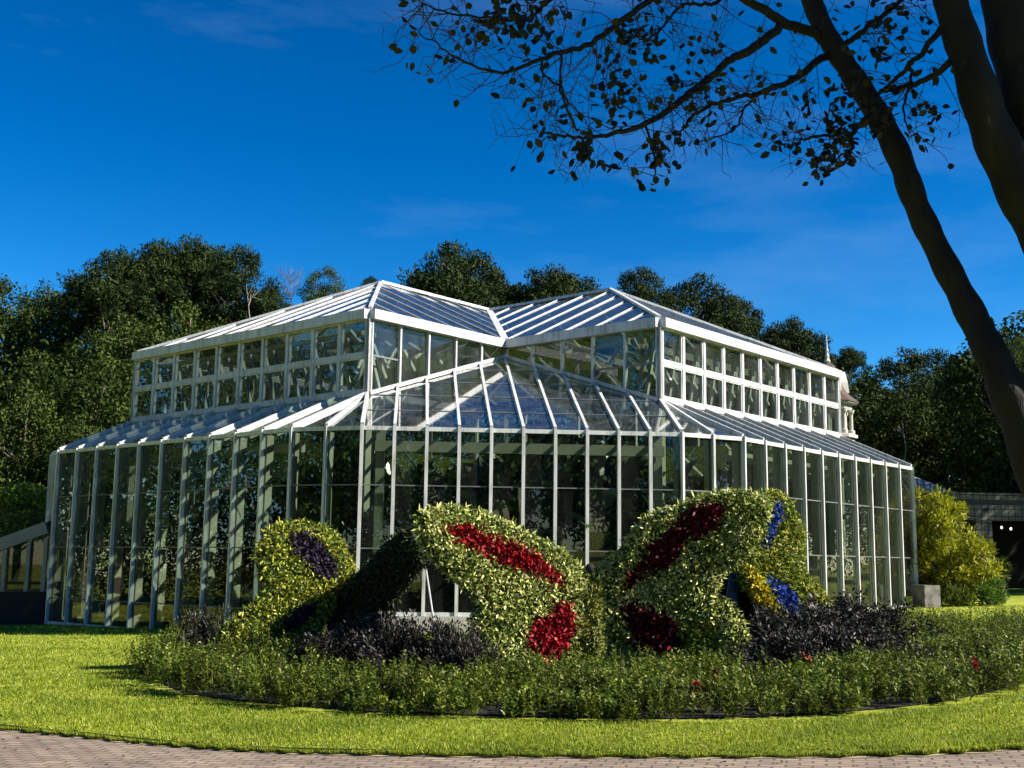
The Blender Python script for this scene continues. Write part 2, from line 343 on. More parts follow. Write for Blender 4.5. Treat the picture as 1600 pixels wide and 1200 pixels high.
sc.view_settings.view_transform = "Standard"; sc.view_settings.look = "None"; sc.view_settings.gamma = 1.0
sc.view_settings.exposure = 1.1
sc.cycles.transparent_max_bounces = 24; sc.cycles.max_bounces = 8; sc.cycles.diffuse_bounces = 1; sc.cycles.caustics_reflective = False; sc.cycles.caustics_refractive = False
sc.cycles.use_denoising = True

# ------------------------------------------------------------------ ground, path, lawn, bed
def sheet(name, poly, dz, mat, skirt=0.0, kind="structure"):
    mb = MB(); pts = [(p[0], p[1], terr(p[0], p[1]) + dz) for p in poly]
    n = len(pts); mb.add(pts, [tuple(range(n))])
    if skirt:
        low = [(p[0], p[1], p[2] - skirt) for p in pts]
        for i in range(n):
            j = (i + 1) % n; mb.add([pts[i], low[i], low[j], pts[j]], [(0, 1, 2, 3)])
    return tag(mb.build(name, mat), kind=kind)
def gridsheet(name, x0, x1, y0, y1, dz, mat):
    mb = MB(); xs = [x0, -30, -15, 0, 15, 40, x1]; ys = [y0, -60, -30, 0, 30, 60, y1]
    for x in xs:
        for y in ys: mb.v.append((x, y, terr(x, y) + dz))
    for i in range(6):
        for j in range(6): mb.f.append((i * 7 + j, (i + 1) * 7 + j, (i + 1) * 7 + j + 1, i * 7 + j + 1))
    return tag(mb.build(name, mat), kind="structure")
gridsheet("ground", -900, 900, -300, 1600, -0.055, M["lawn"])
border_px = [(-420, 1082), (-200, 1106), (0, 1131), (135, 1144), (270, 1157), (405, 1165.5), (540, 1169.5), (800, 1173), (1100, 1174), (1397, 1171), (1600, 1160), (1800, 1143), (2050, 1112)]
border = np.array([ground(*p)[:2] for p in border_px])
def dense(pl, n=8):
    out = []
    for i in range(len(pl) - 1):
        p0 = pl[max(i - 1, 0)]; p1 = pl[i]; p2 = pl[i + 1]; p3 = pl[min(i + 2, len(pl) - 1)]
        for t in np.arange(n) / n:
            out.append(0.5 * ((2 * p1) + (-p0 + p2) * t + (2 * p0 - 5 * p1 + 4 * p2 - p3) * t * t + (-p0 + 3 * p1 - 3 * p2 + p3) * t ** 3))
    out.append(pl[-1]); return np.array(out)
border = dense(border)
tn = np.gradient(border, axis=0); tn /= np.linalg.norm(tn, axis=1)[:, None]
nrm = np.stack([tn[:, 1], -tn[:, 0]], 1)           # to the camera's side
inner = border + nrm * 2.75
def terr_strip(name, A, B, dz, mat):
    mb = MB(); n = len(A)
    for a, b_ in zip(A, B):
        mb.v.append((a[0], a[1], terr(*a) + dz)); mb.v.append((b_[0], b_[1], terr(*b_) + dz))
    mb.f = [(2 * i, 2 * i + 1, 2 * i + 3, 2 * i + 2) for i in range(n - 1)]
    return tag(mb.build(name, mat), kind="structure")
terr_strip("brick_path", border - nrm * 0.02, inner, -0.050, M["paver"])
far = np.array([[border[0][0] - 30, 60], [border[-1][0] + 40, 60]])
sheet("lawn", list(map(tuple, border)) + [(38, border[-1][1] + 5), (38, 40), (-29, 40), (-29, border[0][1] + 5)], 0.0, M["lawn"], 0.055)
bed_front_px = [(300, 1012), (240, 1030), (218, 1056), (250, 1082), (337, 1097), (430, 1107), (540, 1117), (680, 1123), (823, 1127), (950, 1130), (1070, 1130), (1262, 1124), (1364, 1117), (1499, 1102), (1600, 1080), (1690, 1050), (1700, 1020), (1600, 998), (1450, 985)]
bed_poly = np.array([ground(*p)[:2] for p in bed_front_px])
bed_poly = dense(bed_poly, 5)
_c = bed_poly.mean(0); sheet("garden_bed", [tuple(p + (_c - p) / np.linalg.norm(_c - p) * .30) for p in bed_poly], 0.012, M["mulch"])

def inpoly(P, poly):
    x, y = P[:, 0], P[:, 1]; c = np.zeros(len(P), bool); n = len(poly)
    for i in range(n):
        x0, y0 = poly[i]; x1, y1 = poly[(i + 1) % n]
        if y0 == y1: continue
        k = ((y0 > y) != (y1 > y)) & (x < (x1 - x0) * (y - y0) / (y1 - y0) + x0)
        c ^= k
    return c
def polydist(P, poly):
    d = np.full(len(P), 1e9); q = np.zeros((len(P), 2)); n = len(poly)
    for i in range(n):
        a = np.array(poly[i]); b = np.array(poly[(i + 1) % n]); ab = b - a
        t = np.clip(((P - a) @ ab) / (ab @ ab + 1e-12), 0, 1)
        c = a + t[:, None] * ab; e = np.linalg.norm(P - c, axis=1)
        k = e < d; d[k] = e[k]; q[k] = c[k]
    return d, q

# mown grass blades: dense near the path, thinner farther off
lawn_poly = np.array(list(map(tuple, border)) + [(32, border[-1][1] + 5), (32, 6), (-40, 6), (-40, border[0][1] + 5)])
def blades(n):
    """density falls with distance so that the turf keeps the same grain"""
    D = 1 / rng.uniform(1 / 37, 1 / 8.4, n); lat = rng.uniform(-.62, .85, n) * D; rt2 = _r0[:2]; f2 = np.array([-math.sin(YAW), math.cos(YAW)])
    P = CAMLOC[:2] + D[:, None] * f2 + lat[:, None] * rt2; k = inpoly(P, lawn_poly) & ~inpoly(P, bed_poly); P, D = P[k], D[k]
    return tufts(P, D, terr(P[:, 0], P[:, 1]))
def lip(n):
    t = rng.uniform(0, len(border) - 1.001, n); i = t.astype(int); f = (t - i)[:, None]
    P = border[i] * (1 - f) + border[i + 1] * f + nrm[i] * (rng.random((n, 1)) ** 1.5 * -0.10 + 0.045 + .03 * np.sin(t * 3.1)[:, None])
    return tufts(P, np.full(n, 16.0), terr(P[:, 0], P[:, 1]) - .035)
def tufts(P, D, z):
    n = len(P); P3 = np.column_stack([P, z]); a = rng.uniform(0, 2 * math.pi, n); q = (D / 10)
    pat = 1 + .35 * np.sin(P[:, 0] * 2.1 + np.sin(P[:, 1] * 1.7)) * np.sin(P[:, 1] * 2.6)
    S = np.stack([np.cos(a), np.sin(a), np.zeros(n)], 1) * (.0058 * q ** .7)[:, None]
    T = np.stack([rng.normal(0, 0.55, n), rng.normal(0, 0.55, n), np.ones(n)], 1) * (.032 * q ** .3 * pat * rng.uniform(0.5, 1.25, n))[:, None]
    return np.stack([P3 - S, P3 + S, P3 + T], 1).reshape(-1, 3)
gv = np.concatenate([blades(740000), lip(30000)])
tag(link("lawn_grass", quadmesh("lawn_grass", gv, 3), M["grass"]), kind="stuff", label="short mown yellow green grass between the brick path and the flower bed", cat="grass")

M["litter"] = leafmat("dry_leaves", [(0, (0.05, 0.03, 0.015)), (0.6, (0.16, 0.09, 0.04)), (1, (0.3, 0.2, 0.09))], 0.1)
n = 420; D = 1 / rng.uniform(1 / 26, 1 / 9, n); P = CAMLOC[:2] + D[:, None] * np.array([-math.sin(YAW), math.cos(YAW)]) + (rng.uniform(-.48, .48, n) * D)[:, None] * _r0[:2]
P = P[~inpoly(P, bed_poly)]; onl = inpoly(P, lawn_poly); P3 = np.column_stack([P, terr(P[:, 0], P[:, 1]) + np.where(onl, .028, -.045)])
tag(link("fallen_leaves", quadmesh("fallen_leaves", leaves(P3, rdir(len(P3)) * [1, 1, .25], unit(rdir(len(P3)) * .5 + [0, 0, 1]), rng.uniform(.03, .06, len(P3)), .026), 6), M["litter"]), "a few dry leaves fallen on the lawn and the brick path", "fallen leaves", kind="stuff")
M["sand"] = plain("sandy_edge", (0.30, 0.24, 0.14), (0.46, 0.38, 0.24), 6.0, 0.95, 0.6, 50)
terr_strip("path_edge", border + nrm * 0.0, border + nrm * (0.07 + .03 * np.sin(np.arange(len(border)) * 1.9))[:, None], -0.045, M["sand"])

# ------------------------------------------------------------------ conservatory
B = 1.1; S2 = math.sqrt(0.5)
d_, h1, h2, h3, h4 = 2.2238 * B, 4.7386 * B, 5.7463 * B, 7.8079 * B, 10.1464 * B
def W(u, v, z=0.0): return np.array([S2 * (u - v), -S2 * (u + v), z])       # u, v in metres
E5, E10 = 5 * B, 10 * B
cons = tag(empty("conservatory", tuple(W(0, 0, 0))), "large white framed glass conservatory with stepped glazed roof behind the floral butterflies", "greenhouse")
cons.location = (0, 0, 0)
def part(mb, name, mat, parent=None, smooth=False): return mb.build(name, mat, parent or cons, smooth)
# lower wall polygon (u,v) with bays per run
a45 = (d_ * S2, E5 + d_ * S2); b45 = (E5 + d_ * S2, d_ * S2)
f1 = (-E10 - d_ * S2, E5 + d_ * S2); f2 = (-E10 - d_, E5); g1 = (E5 + d_ * S2, -E10 - d_ * S2); g2 = (E5, -E10 - d_)
runs = [(f2, f1, 2, "fan"), (f1, (-E10, E5 + d_), 2, "fan"), ((-E10, E5 + d_), (0, E5 + d_), 10, "left"), ((0, E5 + d_), a45, 2, "fan"), (a45, b45, 10, "front"), (b45, (E5 + d_, 0), 2, "fan"),
        ((E5 + d_, 0), (E5 + d_, -E10), 10, "right"), ((E5 + d_, -E10), g1, 2, "fan"), (g1, g2, 2, "fan"), (g2, (-E10, -E10 - d_), 8, "back"), ((-E10, -E10 - d_), (-E10 - d_, -E10), 1, "back"), ((-E10 - d_, -E10), f2, 8, "back")]
SILL = 0.8
def lerp(a, b, t): return (a[0] * (1 - t) + b[0] * t, a[1] * (1 - t) + b[1] * t)
def pane_poly(mb, pts, jit=0.011):
    """one pane, very slightly out of true as real panes are"""
    pts = [np.array(p, float) for p in pts]; c = sum(pts) / len(pts)
    n = np.cross(pts[1] - pts[0], pts[2] - pts[0]); n /= np.linalg.norm(n)
    k = rng.normal(0, jit, 3)
    q = [p + n * float(k @ (p - c)) for p in pts]
    mb.add(q, [tuple(range(len(q)))])
for ri, (pa, pb, nb, kind) in enumerate(runs):
    pa3, pb3 = W(*pa), W(*pb); dr = (pb3 - pa3); Ln = np.linalg.norm(dr); dr /= Ln
    out = np.array([-dr[1], dr[0], 0]) * -1
    if out @ (W(*lerp(pa, pb, .5)) - W(-2.5 * B, -2.5 * B)) < 0: out = -out
    low = 0.03 if kind in ("left",) or ri < 2 else SILL - 0.06
    # eave gutter, base rail and plinth of the run
    part(MB().beam(pa3 + [0, 0, h1 - .05], pb3 + [0, 0, h1 - .05], 0.10, 0.10), "eave_beam", M["white"])
    part(MB().beam(pa3 + [0, 0, low + 0.04], pb3 + [0, 0, low + 0.04], 0.12, 0.09), "base_rail", M["white"])
    part(MB().beam(pa3 + out * .05 + [0, 0, (low - .6) / 2 - .0], pb3 + out * .05 + [0, 0, (low - .6) / 2], 0.16, low + .6 - .006), "plinth", M["concrete"])
    rows = [r for r in (0.075, SILL, 2.3, 3.8, h1 - 0.1) if r >= low]
    rows[0] = low + 0.085
    for i in range(nb):
        q0, q1 = pa3 + dr * Ln * i / nb, pa3 + dr * Ln * (i + 1) / nb
        mb = MB()
        for z0, z1 in zip(rows[:-1], rows[1:]):
            pane_poly(mb, [q0 + [0, 0, z0], q1 + [0, 0, z0], q1 + [0, 0, z1], q0 + [0, 0, z1]])
        wn = part(mb, "wall_window", M["glass"])
        if kind != "back":
            for z in rows[1:-1]: MB().beam(q0 + dr * .04 + [0, 0, z], q1 - dr * .04 + [0, 0, z], 0.05, 0.03).build("transom", M["transom"], wn)
    for i in range(nb):
        q = pa3 + dr * Ln * i / nb + out * 0.03
        mw = 0.08 if kind == "front" else 0.058
        part(MB().beam(q + [0, 0, low], q + [0, 0, h1 + .015], mw, 0.13, out), "mullion", M["white"])
        if kind in ("left", "right") or (kind == "fan" and ri in (3, 5)):
            qi = q - out * 0.20
            part(MB().beam(qi + [0, 0, 0.02], qi + [0, 0, h1 - .12], 0.12, 0.21, out), "portal_column", M["cream"])
    if kind in ("left", "right", "front"):
        o = -out * 0.62
        part(MB().beam(pa3 + o + dr * .3 + [0, 0, h1 - .42], pb3 + o - dr * .3 + [0, 0, h1 - .42], 0.12, 0.26), "header_beam", M["cream"])
    if kind == "front":
        for t in (0.055, 0.945):
            q = pa3 + dr * Ln * t - out * 0.85
            part(MB().beam(q + [0, 0, .02], q + [0, 0, h1], 0.22, 0.22, out), "inner_post", M["cream"])

# glazed roof planes: eave line (s) and slope (t), strips clipped to the plane's outline
def clip_strip(poly, s0, s1):
    def cut(pl, c, sgn):
        o = []
        for i in range(len(pl)):
            a, b = pl[i], pl[(i + 1) % len(pl)]; fa, fb = sgn * (a[0] - c), sgn * (b[0] - c)
            if fa >= 0: o.append(a)
            if fa * fb < 0: t = fa / (fa - fb); o.append((c, a[1] + (b[1] - a[1]) * t))
        return o
    pl = cut(poly, s0, 1); return cut(pl, s1, -1) if len(pl) > 2 else []
def span(poly, s):
    ts = []
    for i in range(len(poly)):
        a, b = poly[i], poly[(i + 1) % len(poly)]
        if min(a[0], b[0]) - 1e-6 <= s <= max(a[0], b[0]) + 1e-6 and abs(a[0] - b[0]) > 1e-9:
            ts.append(a[1] + (b[1] - a[1]) * (s - a[0]) / (b[0] - a[0]))
        elif abs(a[0] - b[0]) < 1e-9 and abs(a[0] - s) < 1e-6: ts += [a[1], b[1]]
    return (min(ts), max(ts)) if ts else (0, 0)
def roof(corners, step, name, purlins=(), rw=0.07, under=None, mat="rglass", rh=0.09):
    """corners: 3D polygon, first edge is the eave; planar and convex"""
    c = [np.array(p, float) for p in corners]; o = c[0]; ds = c[1] - c[0]; ds /= np.linalg.norm(ds)
    n = np.cross(c[1] - c[0], c[-1] - c[0]); n /= np.linalg.norm(n)
    if n[2] < 0: n = -n
    dt = np.cross(n, ds)
    if dt[2] < 0: dt = -dt
    poly = [((p - o) @ ds, (p - o) @ dt) for p in c]
    smin, smax = min(p[0] for p in poly), max(p[0] for p in poly)
    k0, k1 = math.floor(smin / step + 1e-6), math.ceil(smax / step - 1e-6)
    P = lambda s, t: o + ds * s + dt * t
    for k in range(k0, k1):
        st = clip_strip(poly, max(k * step, smin), min((k + 1) * step, smax))
        if len(st) < 3: continue
        mb = MB(); tmax = max(p[1] for p in st); nrow = max(1, len(purlins) + 1)
        pane_poly(mb, [P(*p) for p in st], 0.003)
        part(mb, "roof_pane", M[mat])
    for k in range(k0 + 1, k1):
        t0, t1 = span(poly, k * step)
        if t1 - t0 < 0.25: continue
        part(MB().beam(P(k * step, t0 + .0), P(k * step, t1 - .03), rw, rh, n, rh * .35), "rafter", M["white"])
        if under: part(MB().beam(P(k * step, t0 + .3), P(k * step, t1 - .3), 0.12, under, n, -under / 2 - .05), "inner_rafter", M["cream"])
    for t in purlins:
        # horizontal bars between rafters
        ss = []
        for i in range(len(poly)):
            a, b = poly[i], poly[(i + 1) % len(poly)]
            if (a[1] - t) * (b[1] - t) < 0: ss.append(a[0] + (b[0] - a[0]) * (t - a[1]) / (b[1] - a[1]))
        if len(ss) >= 2: part(MB().beam(P(min(ss) + .06, t), P(max(ss) - .06, t), 0.028, 0.03, n, 0.0), "purlin", M["greymetal"])
    return n
def Wz(p, z): return W(p[0], p[1], z)
zapex = h1 + (h2 - h1) / d_ * (E5 * S2 + d_)
sl_len = math.hypot(d_, h2 - h1)
roof([Wz((-E10, E5 + d_), h1), Wz((0, E5 + d_), h1), Wz((0, E5), h2), Wz((-E10, E5), h2)], B, "left", under=0.22)
roof([Wz((E5 + d_, 0), h1), Wz((E5 + d_, -E10), h1), Wz((E5, -E10), h2), Wz((E5, 0), h2)], B, "right", under=0.22)
roof([Wz(a45, h1), Wz(b45, h1), Wz((E5, 0), h2), Wz((0, 0), zapex), Wz((0, E5), h2)], B * S2, "front", purlins=(1.3, 2.65, 4.0, 5.4), under=None)
def fan(p0, p1, c):
    e0, e1 = Wz(p0, h1), Wz(p1, h1); mid = (e0 + e1) / 2; top = Wz(c, h2); nn = np.cross(e1 - e0, top - e0); nn /= np.linalg.norm(nn); nn *= np.sign(nn[2])
    for a, b in ((e0, mid), (mid, e1)):
        mb = MB(); pane_poly(mb, [a, b, top], 0.002); part(mb, "roof_pane", M["rglass"])
    part(MB().beam(mid, top - (top - mid) * .03, 0.08, 0.11, nn, .03), "rafter", M["white"])
fan((0, E5 + d_), a45, (0, E5)); fan(b45, (E5 + d_, 0), (E5, 0))
fan(f2, f1, (-E10, E5)); fan(f1, (-E10, E5 + d_), (-E10, E5)); fan((E5 + d_, -E10), g1, (E5, -E10)); fan(g1, g2, (E5, -E10))
mb = MB(); pane_poly(mb, [Wz((-E10, -E10 - d_), h1), Wz((-E10 - d_, -E10), h1), Wz((-E10, -E10), h2)]); part(mb, "roof_pane", M["rglass"])
roof([Wz(g2, h1), Wz((-E10, -E10 - d_), h1), Wz((-E10, -E10), h2), Wz((E5, -E10), h2)], 2 * B, "back")
roof([Wz((-E10 - d_, -E10), h1), Wz(f2, h1), Wz((-E10, E5), h2), Wz((-E10, -E10), h2)], 2 * B, "back")
for p, c in (((0, E5 + d_), (0, E5)), (a45, (0, E5)), (b45, (E5, 0)), ((E5 + d_, 0), (E5, 0)), ((-E10, E5 + d_), (-E10, E5)), ((E5 + d_, -E10), (E5, -E10)), (f1, (-E10, E5)), (g1, (E5, -E10))):
    e, t = Wz(p, h1), Wz(c, h2)
    part(MB().beam(e, e + (t - e) * .985, 0.09, 0.12, (0, 0, 1), .03), "hip_rafter", M["white"])
# upper roof
pkL, pkR, crs, bkc = (-E5, 0), (0, -E5), (-E5, -E5), (-E10, -E10)
OV = 0.0
roof([Wz((-E10, E5), h3), Wz((0, E5), h3), Wz(pkL, h4)], B, "upleft", rw=0.045, mat="uglass", rh=0.04)
roof([Wz((E5, 0), h3), Wz((E5, -E10), h3), Wz(pkR, h4)], B, "upright", rw=0.045, mat="uglass", rh=0.04)
roof([Wz((0, E5), h3), Wz((0, 0), h3), Wz(crs, h4), Wz(pkL, h4)], B, "inl", rw=0.045, mat="uglass", rh=0.04)
roof([Wz((0, 0), h3), Wz((E5, 0), h3), Wz(pkR, h4), Wz(crs, h4)], B, "inr", rw=0.045, mat="uglass", rh=0.04)
roof([Wz((-E10, -E10), h3), Wz((-E10, E5), h3), Wz(pkL, h4), Wz(crs, h4)], 2 * B, "bl", mat="uglass")
roof([Wz((E5, -E10), h3), Wz((-E10, -E10), h3), Wz(crs, h4), Wz(pkR, h4)], 2 * B, "br", mat="uglass")
for a, b, nm in ((pkL, crs, "ridge_cap"), (pkR, crs, "ridge_cap")):
    part(MB().beam(Wz(a, h4), Wz(b, h4), 0.14, 0.10, (0, 0, 1), .05), nm, M["white"])
for a, c in (((0, E5), pkL), ((-E10, E5), pkL), ((E5, 0), pkR), ((E5, -E10), pkR), (bkc, crs)):
    part(MB().beam(Wz(a, h3), Wz(c, h4), 0.10, 0.08, (0, 0, 1), .04), "hip_rafter", M["white"])
part(MB().beam(Wz((0, 0), h3), Wz(crs, h4), 0.22, 0.06, (0, 0, 1), .04), "valley_gutter", M["white"])
# clerestory walls
def clerestory(pa, pb, nb, kind):
    A, Bq = W(*pa), W(*pb); dr = Bq - A; Ln = np.linalg.norm(dr); dr /= Ln; out = np.array([dr[1], -dr[0], 0])
    if out @ ((A + Bq) / 2 - W(-2.5 * B, -2.5 * B)) < 0: out = -out
    zm = (h2 + h3) / 2 - .08
    part(MB().beam(A + out * .10 + [0, 0, h3 - .13], Bq + out * .10 + [0, 0, h3 - .13], 0.20, 0.26), "fascia", M["white"])
    if kind == "end":
        part(MB().beam(A + out * .03 + [0, 0, h2 + .05], Bq + out * .03 + [0, 0, h2 + .05], 0.12, 0.15), "sill_beam", M["white"])
        part(MB().beam(A + out * .02 + [0, 0, zm], Bq + out * .02 + [0, 0, zm], 0.10, 0.13), "mid_rail", M["white"])
    for i in range(nb + 1):
        q = A + dr * Ln * i / nb; zb = h2 if kind != "inner" else h1 + (h2 - h1) / d_ * (abs((q - W(0, 0)) @ np.array([0, -1, 0])) * -1 + E5 * S2 + d_)
        if h3 - zb > .3 and not (kind == "end" and i in ()):
            wd = 0.105 if kind == "end" else 0.06
            if i == 0 or i == nb: wd = 0.16
            part(MB().beam(q + out * .02 + [0, 0, zb], q + out * .02 + [0, 0, h3 - .262], wd, 0.12, out), "clerestory_post", M["white"])
    for i in range(nb):
        q0, q1 = A + dr * Ln * i / nb, A + dr * Ln * (i + 1) / nb
        if kind == "inner":
            zz = [h1 + (h2 - h1) / d_ * (E5 * S2 + d_ + q[1]) for q in (q0, q1)]
            mb = MB(); pane_poly(mb, [q0 + [0, 0, zz[0]], q1 + [0, 0, zz[1]], q1 + [0, 0, h3 - .26], q0 + [0, 0, h3 - .26]]); wn = part(mb, "clerestory_window", M["cglass"])
            far_i = i if pa != (0, 0) else nb - 1 - i
            if far_i < (1 if pa != (0, 0) else 2):
                MB().beam(q0 + dr * .05 + [0, 0, zm], q1 - dr * .05 + [0, 0, zm], 0.06, 0.05).build("transom", M["greymetal"], wn)
        elif kind == "end":
            for z0, z1 in ((h2 + .125, zm - .065), (zm + .065, h3 - .26)):
                a, b_ = q0 + dr * .065, q1 - dr * .065
                mb = MB(); pane_poly(mb, [a + [0, 0, z0], b_ + [0, 0, z0], b_ + [0, 0, z1], a + [0, 0, z1]]); wn = part(mb, "clerestory_window", M["cglass"])
                fr = MB(); t = 0.034
                for p, q in ((a + [0, 0, z0 + t / 2], b_ + [0, 0, z0 + t / 2]), (a + [0, 0, z1 - t / 2], b_ + [0, 0, z1 - t / 2])): fr.beam(p + out * .02, q + out * .02, 0.07, t)
                for p in (a + dr * t / 2, b_ - dr * t / 2): fr.beam(p + out * .02 + [0, 0, z0 + t], p + out * .02 + [0, 0, z1 - t], t, 0.07, out)
                fr.build("window_frame", M["white"], wn)
        else:
            mb = MB(); pane_poly(mb, [q0 + [0, 0, h2], q1 + [0, 0, h2], q1 + [0, 0, h3 - .26], q0 + [0, 0, h3 - .26]]); part(mb, "clerestory_window", M["cglass"])
    if kind == "inner":
        z0 = h2; 
        part(MB().beam(A + out * .05 + [0, 0, (h2 if pa != (0, 0) else zapex) + .03], Bq + out * .05 + [0, 0, (zapex if pa != (0, 0) else h2) + .03], 0.14, 0.10), "flashing", M["white"])
    # slanting struts of the trussed inner frame
    if kind in ("end", "inner"):
        inn = -out * 0.5
        for i in range(nb):
            q0, q1 = A + dr * Ln * i / nb + inn, A + dr * Ln * (i + 1) / nb + inn
            zb = h2 - .1 if kind == "end" else max(h2, h1 + (h2 - h1) / d_ * (E5 * S2 + d_ + max(q0[1], q1[1])) + .1)
            if h3 - zb < 0.9: continue
            mid = (q0 + q1) / 2; mb = MB()
            mb.beam(q0 + [0, 0, zb], mid + [0, 0, h3 - .5], 0.09, 0.09, out).beam(q1 + [0, 0, zb], mid + [0, 0, h3 - .5] - dr * .12, 0.09, 0.09, out)
            mb.beam(q0 + dr * .2 + [0, 0, h3 - .4] - out * .5, q1 - dr * .1 + [0, 0, (zb + h3) / 2 - .3] - out * .3, 0.08, 0.08, out)
            part(mb, "truss_strut", M["white"])
        part(MB().beam(A + inn + dr * .8 + [0, 0, h3 - .45], Bq + inn - dr * .8 + [0, 0, h3 - .45], 0.12, 0.12), "truss_chord", M["cream"])
        if kind == "end": part(MB().beam(A + inn + dr * .4 + [0, 0, h2 - .2], Bq + inn - dr * .4 + [0, 0, h2 - .2], 0.14, 0.2), "truss_chord", M["cream"])
clerestory((-E10, E5), (0, E5), 10, "end"); clerestory((0, E5), (0, 0), 5, "inner")
clerestory((0, 0), (E5, 0), 5, "inner"); clerestory((E5, 0), (E5, -E10), 10, "end")
clerestory((E5, -E10), (-E10, -E10), 6, "back"); clerestory((-E10, -E10), (-E10, E5), 6, "back")
# tie beams under the roofs, seen through the glass
for k in range(1, 10, 2):
    for (p, q) in (((-E10 + k * B, E5 - .8), (-E5 if k != 5 else -E5, 0 if abs(k - 5) < 1 else E5 - abs(min(k, 10 - k)) * B)),):
        pass
for k in (1, 3):
    part(MB().beam(Wz((-E10, E5 - k * B), h3 - .5), Wz((0, E5 - k * B), h3 - .5), 0.12, 0.2), "tie_beam", M["cream"])
    part(MB().beam(Wz((E5 - k * B, 0), h3 - .5), Wz((E5 - k * B, -E10), h3 - .5), 0.12, 0.2), "tie_beam", M["cream"])
# posts under the clerestory corners
for c in ((0, E5), (E5, 0), (0, 0), (-E10, E5), (E5, -E10), (-E5, E5), (E5, -E5)):
    part(MB().beam(Wz(c, 0), Wz(c, h2 - .1), 0.2, 0.2, (1, 1, 0)), "inner_post", M["cream"])
# floor inside
fl = [W(*lerp(r[0], r[1], 0)) * np.array([.985, .985, 1]) + [0, 0, .02] for r in runs]
part(MB().poly([tuple(p) for p in fl]), "floor", M["floor"])

# ------------------------------------------------------------------ plants inside
def arch_leaves(n, h, spread, L, wd):
    """long arching blades of a palm or banana"""
    V = []
    for i in range(n):
        a = rng.uniform(0, 2 * math.pi); el = rng.uniform(.35, 1.35); base = np.array([rng.normal(0, .1), rng.normal(0, .1), h * rng.uniform(.45, 1)])
        D = np.array([math.cos(a) * math.cos(el), math.sin(a) * math.cos(el), math.sin(el)]); S = np.array([-math.sin(a), math.cos(a), 0])
        l = L * rng.uniform(.6, 1.15); ww = wd * rng.uniform(.7, 1.2); prev = None
        for k in range(6):
            t0, t1 = k / 6, (k + 1) / 6
            p = lambda t: base + D * l * t - np.array([0, 0, 1]) * l * .55 * t * t
            wf = lambda t: ww * math.sin(math.pi * min(1, t * .93 + .06)) ** .7
            V += [p(t0) - S * wf(t0), p(t0) + S * wf(t0), p(t1) + S * wf(t1), p(t1) - S * wf(t1)]
    return np.array(V)
def merge_quads(V):
    me = quadmesh("leaf_fan", np.array(V), 4)
    bm = bmesh.new(); bm.from_mesh(me); bmesh.ops.remove_doubles(bm, verts=bm.verts, dist=0.0008); bm.to_mesh(me); bm.free(); return me
inner_meshes = [merge_quads(arch_leaves(34, 2.3, 1, 1.9, .13)), merge_quads(arch_leaves(22, 2.8, 1, 2.1, .26)), merge_quads(arch_leaves(60, 2.0, 1, 1.4, .08))]
def bushmesh(n, rx, rz, L, Wd, seed_clumps=14, zc=None):
    C = rdir(seed_clumps) * np.array([rx, rx, rz]) * rng.uniform(.35, .85, (seed_clumps, 1)); C[:, 2] += zc if zc is not None else rz
    P = C[rng.integers(0, seed_clumps, n)] + rdir(n) * (rng.random((n, 1)) ** .45) * np.array([rx, rx, rz]) * .42
    D = unit(P - np.array([0, 0, rz * .8])) + rdir(n) * .8
    return quadmesh("bush", leaves(P, D, unit(rdir(n) + [0, 0, .8]), L * rng.uniform(.6, 1.2, n), Wd), 6)
inner_meshes.append(bushmesh(4200, 1.0, 1.6, .22, .09))
spots = [(-8.5, 5.6, 0, "behind the far left end of the left glass wall"), (-6.6, 5.2, 3, "behind the left wall, third clump from its far end"), (-4.6, 5.0, 1, "behind the middle of the left glass wall"), (-2.8, 5.1, 2, "behind the left wall near the bright white bench"),
         (-1.0, 5.4, 0, "behind the left wall close to its near corner"), (0.6, 5.0, 3, "behind the bend left of the front wall"), (1.4, 4.0, 1, "behind the front wall left of its middle"), (2.2, 3.2, 0, "high behind the front wall above the left floral wing"),
         (3.0, 2.6, 1, "behind the middle of the front glass wall"), (3.8, 1.8, 3, "behind the front wall over the butterfly head"), (4.6, 1.0, 2, "behind the front wall right of its middle"), (5.2, 0.2, 0, "behind the bend right of the front wall"),
         (5.0, -1.6, 1, "behind the near end of the right glass wall"), (5.1, -3.4, 2, "behind the right wall above the yellow wing"), (5.0, -5.2, 3, "behind the middle of the right glass wall"), (4.9, -7.4, 0, "behind the far end of the right glass wall"),
         (-1.5, 2.4, 3, "deep inside under the left clerestory corner"), (2.4, -1.2, 3, "deep inside under the right clerestory corner"), (0.6, 0.6, 0, "deep inside under the roof valley"), (-4.5, 2.2, 0, "deep inside behind the left wall plants"), (-7.5, 2.2, 3, "deep inside at the far left end"), (2.5, -4.5, 0, "deep inside behind the right wall plants"), (-2.6, -2.4, 3, "at the back under the roof crossing"),
         (1.0, 2.4, 0, "second row back behind the front wall, left half"), (2.4, 1.0, 3, "second row back behind the front wall, right half"), (-.3, 3.6, 3, "second row back near the left corner post"), (3.6, -.3, 1, "second row back near the right corner post"), (2.0, 2.0, 3, "second row back behind the centre of the front wall"),
         (1.9, 3.9, 2, "low behind the front glass by the left wing"), (3.9, 2.3, 2, "low behind the front glass by the right wing")]
spots += [(-6, 3.4, 3, "second row back behind the far half of the left wall"), (-3.6, 3.4, 3, "second row back behind the near half of the left wall"), (-1.6, 4.0, 3, "second row back behind the left wall by its near corner"), (3.6, -2.4, 3, "second row back behind the near half of the right wall"), (3.4, -5.6, 3, "second row back behind the far half of the right wall"), (-4, -2, 3, "far back left of the roof crossing"), (-1, -5, 3, "far back right of the roof crossing"), (-6.5, -1, 0, "farthest back behind the left arm"), (-1.5, -7.5, 0, "farthest back behind the right arm")]
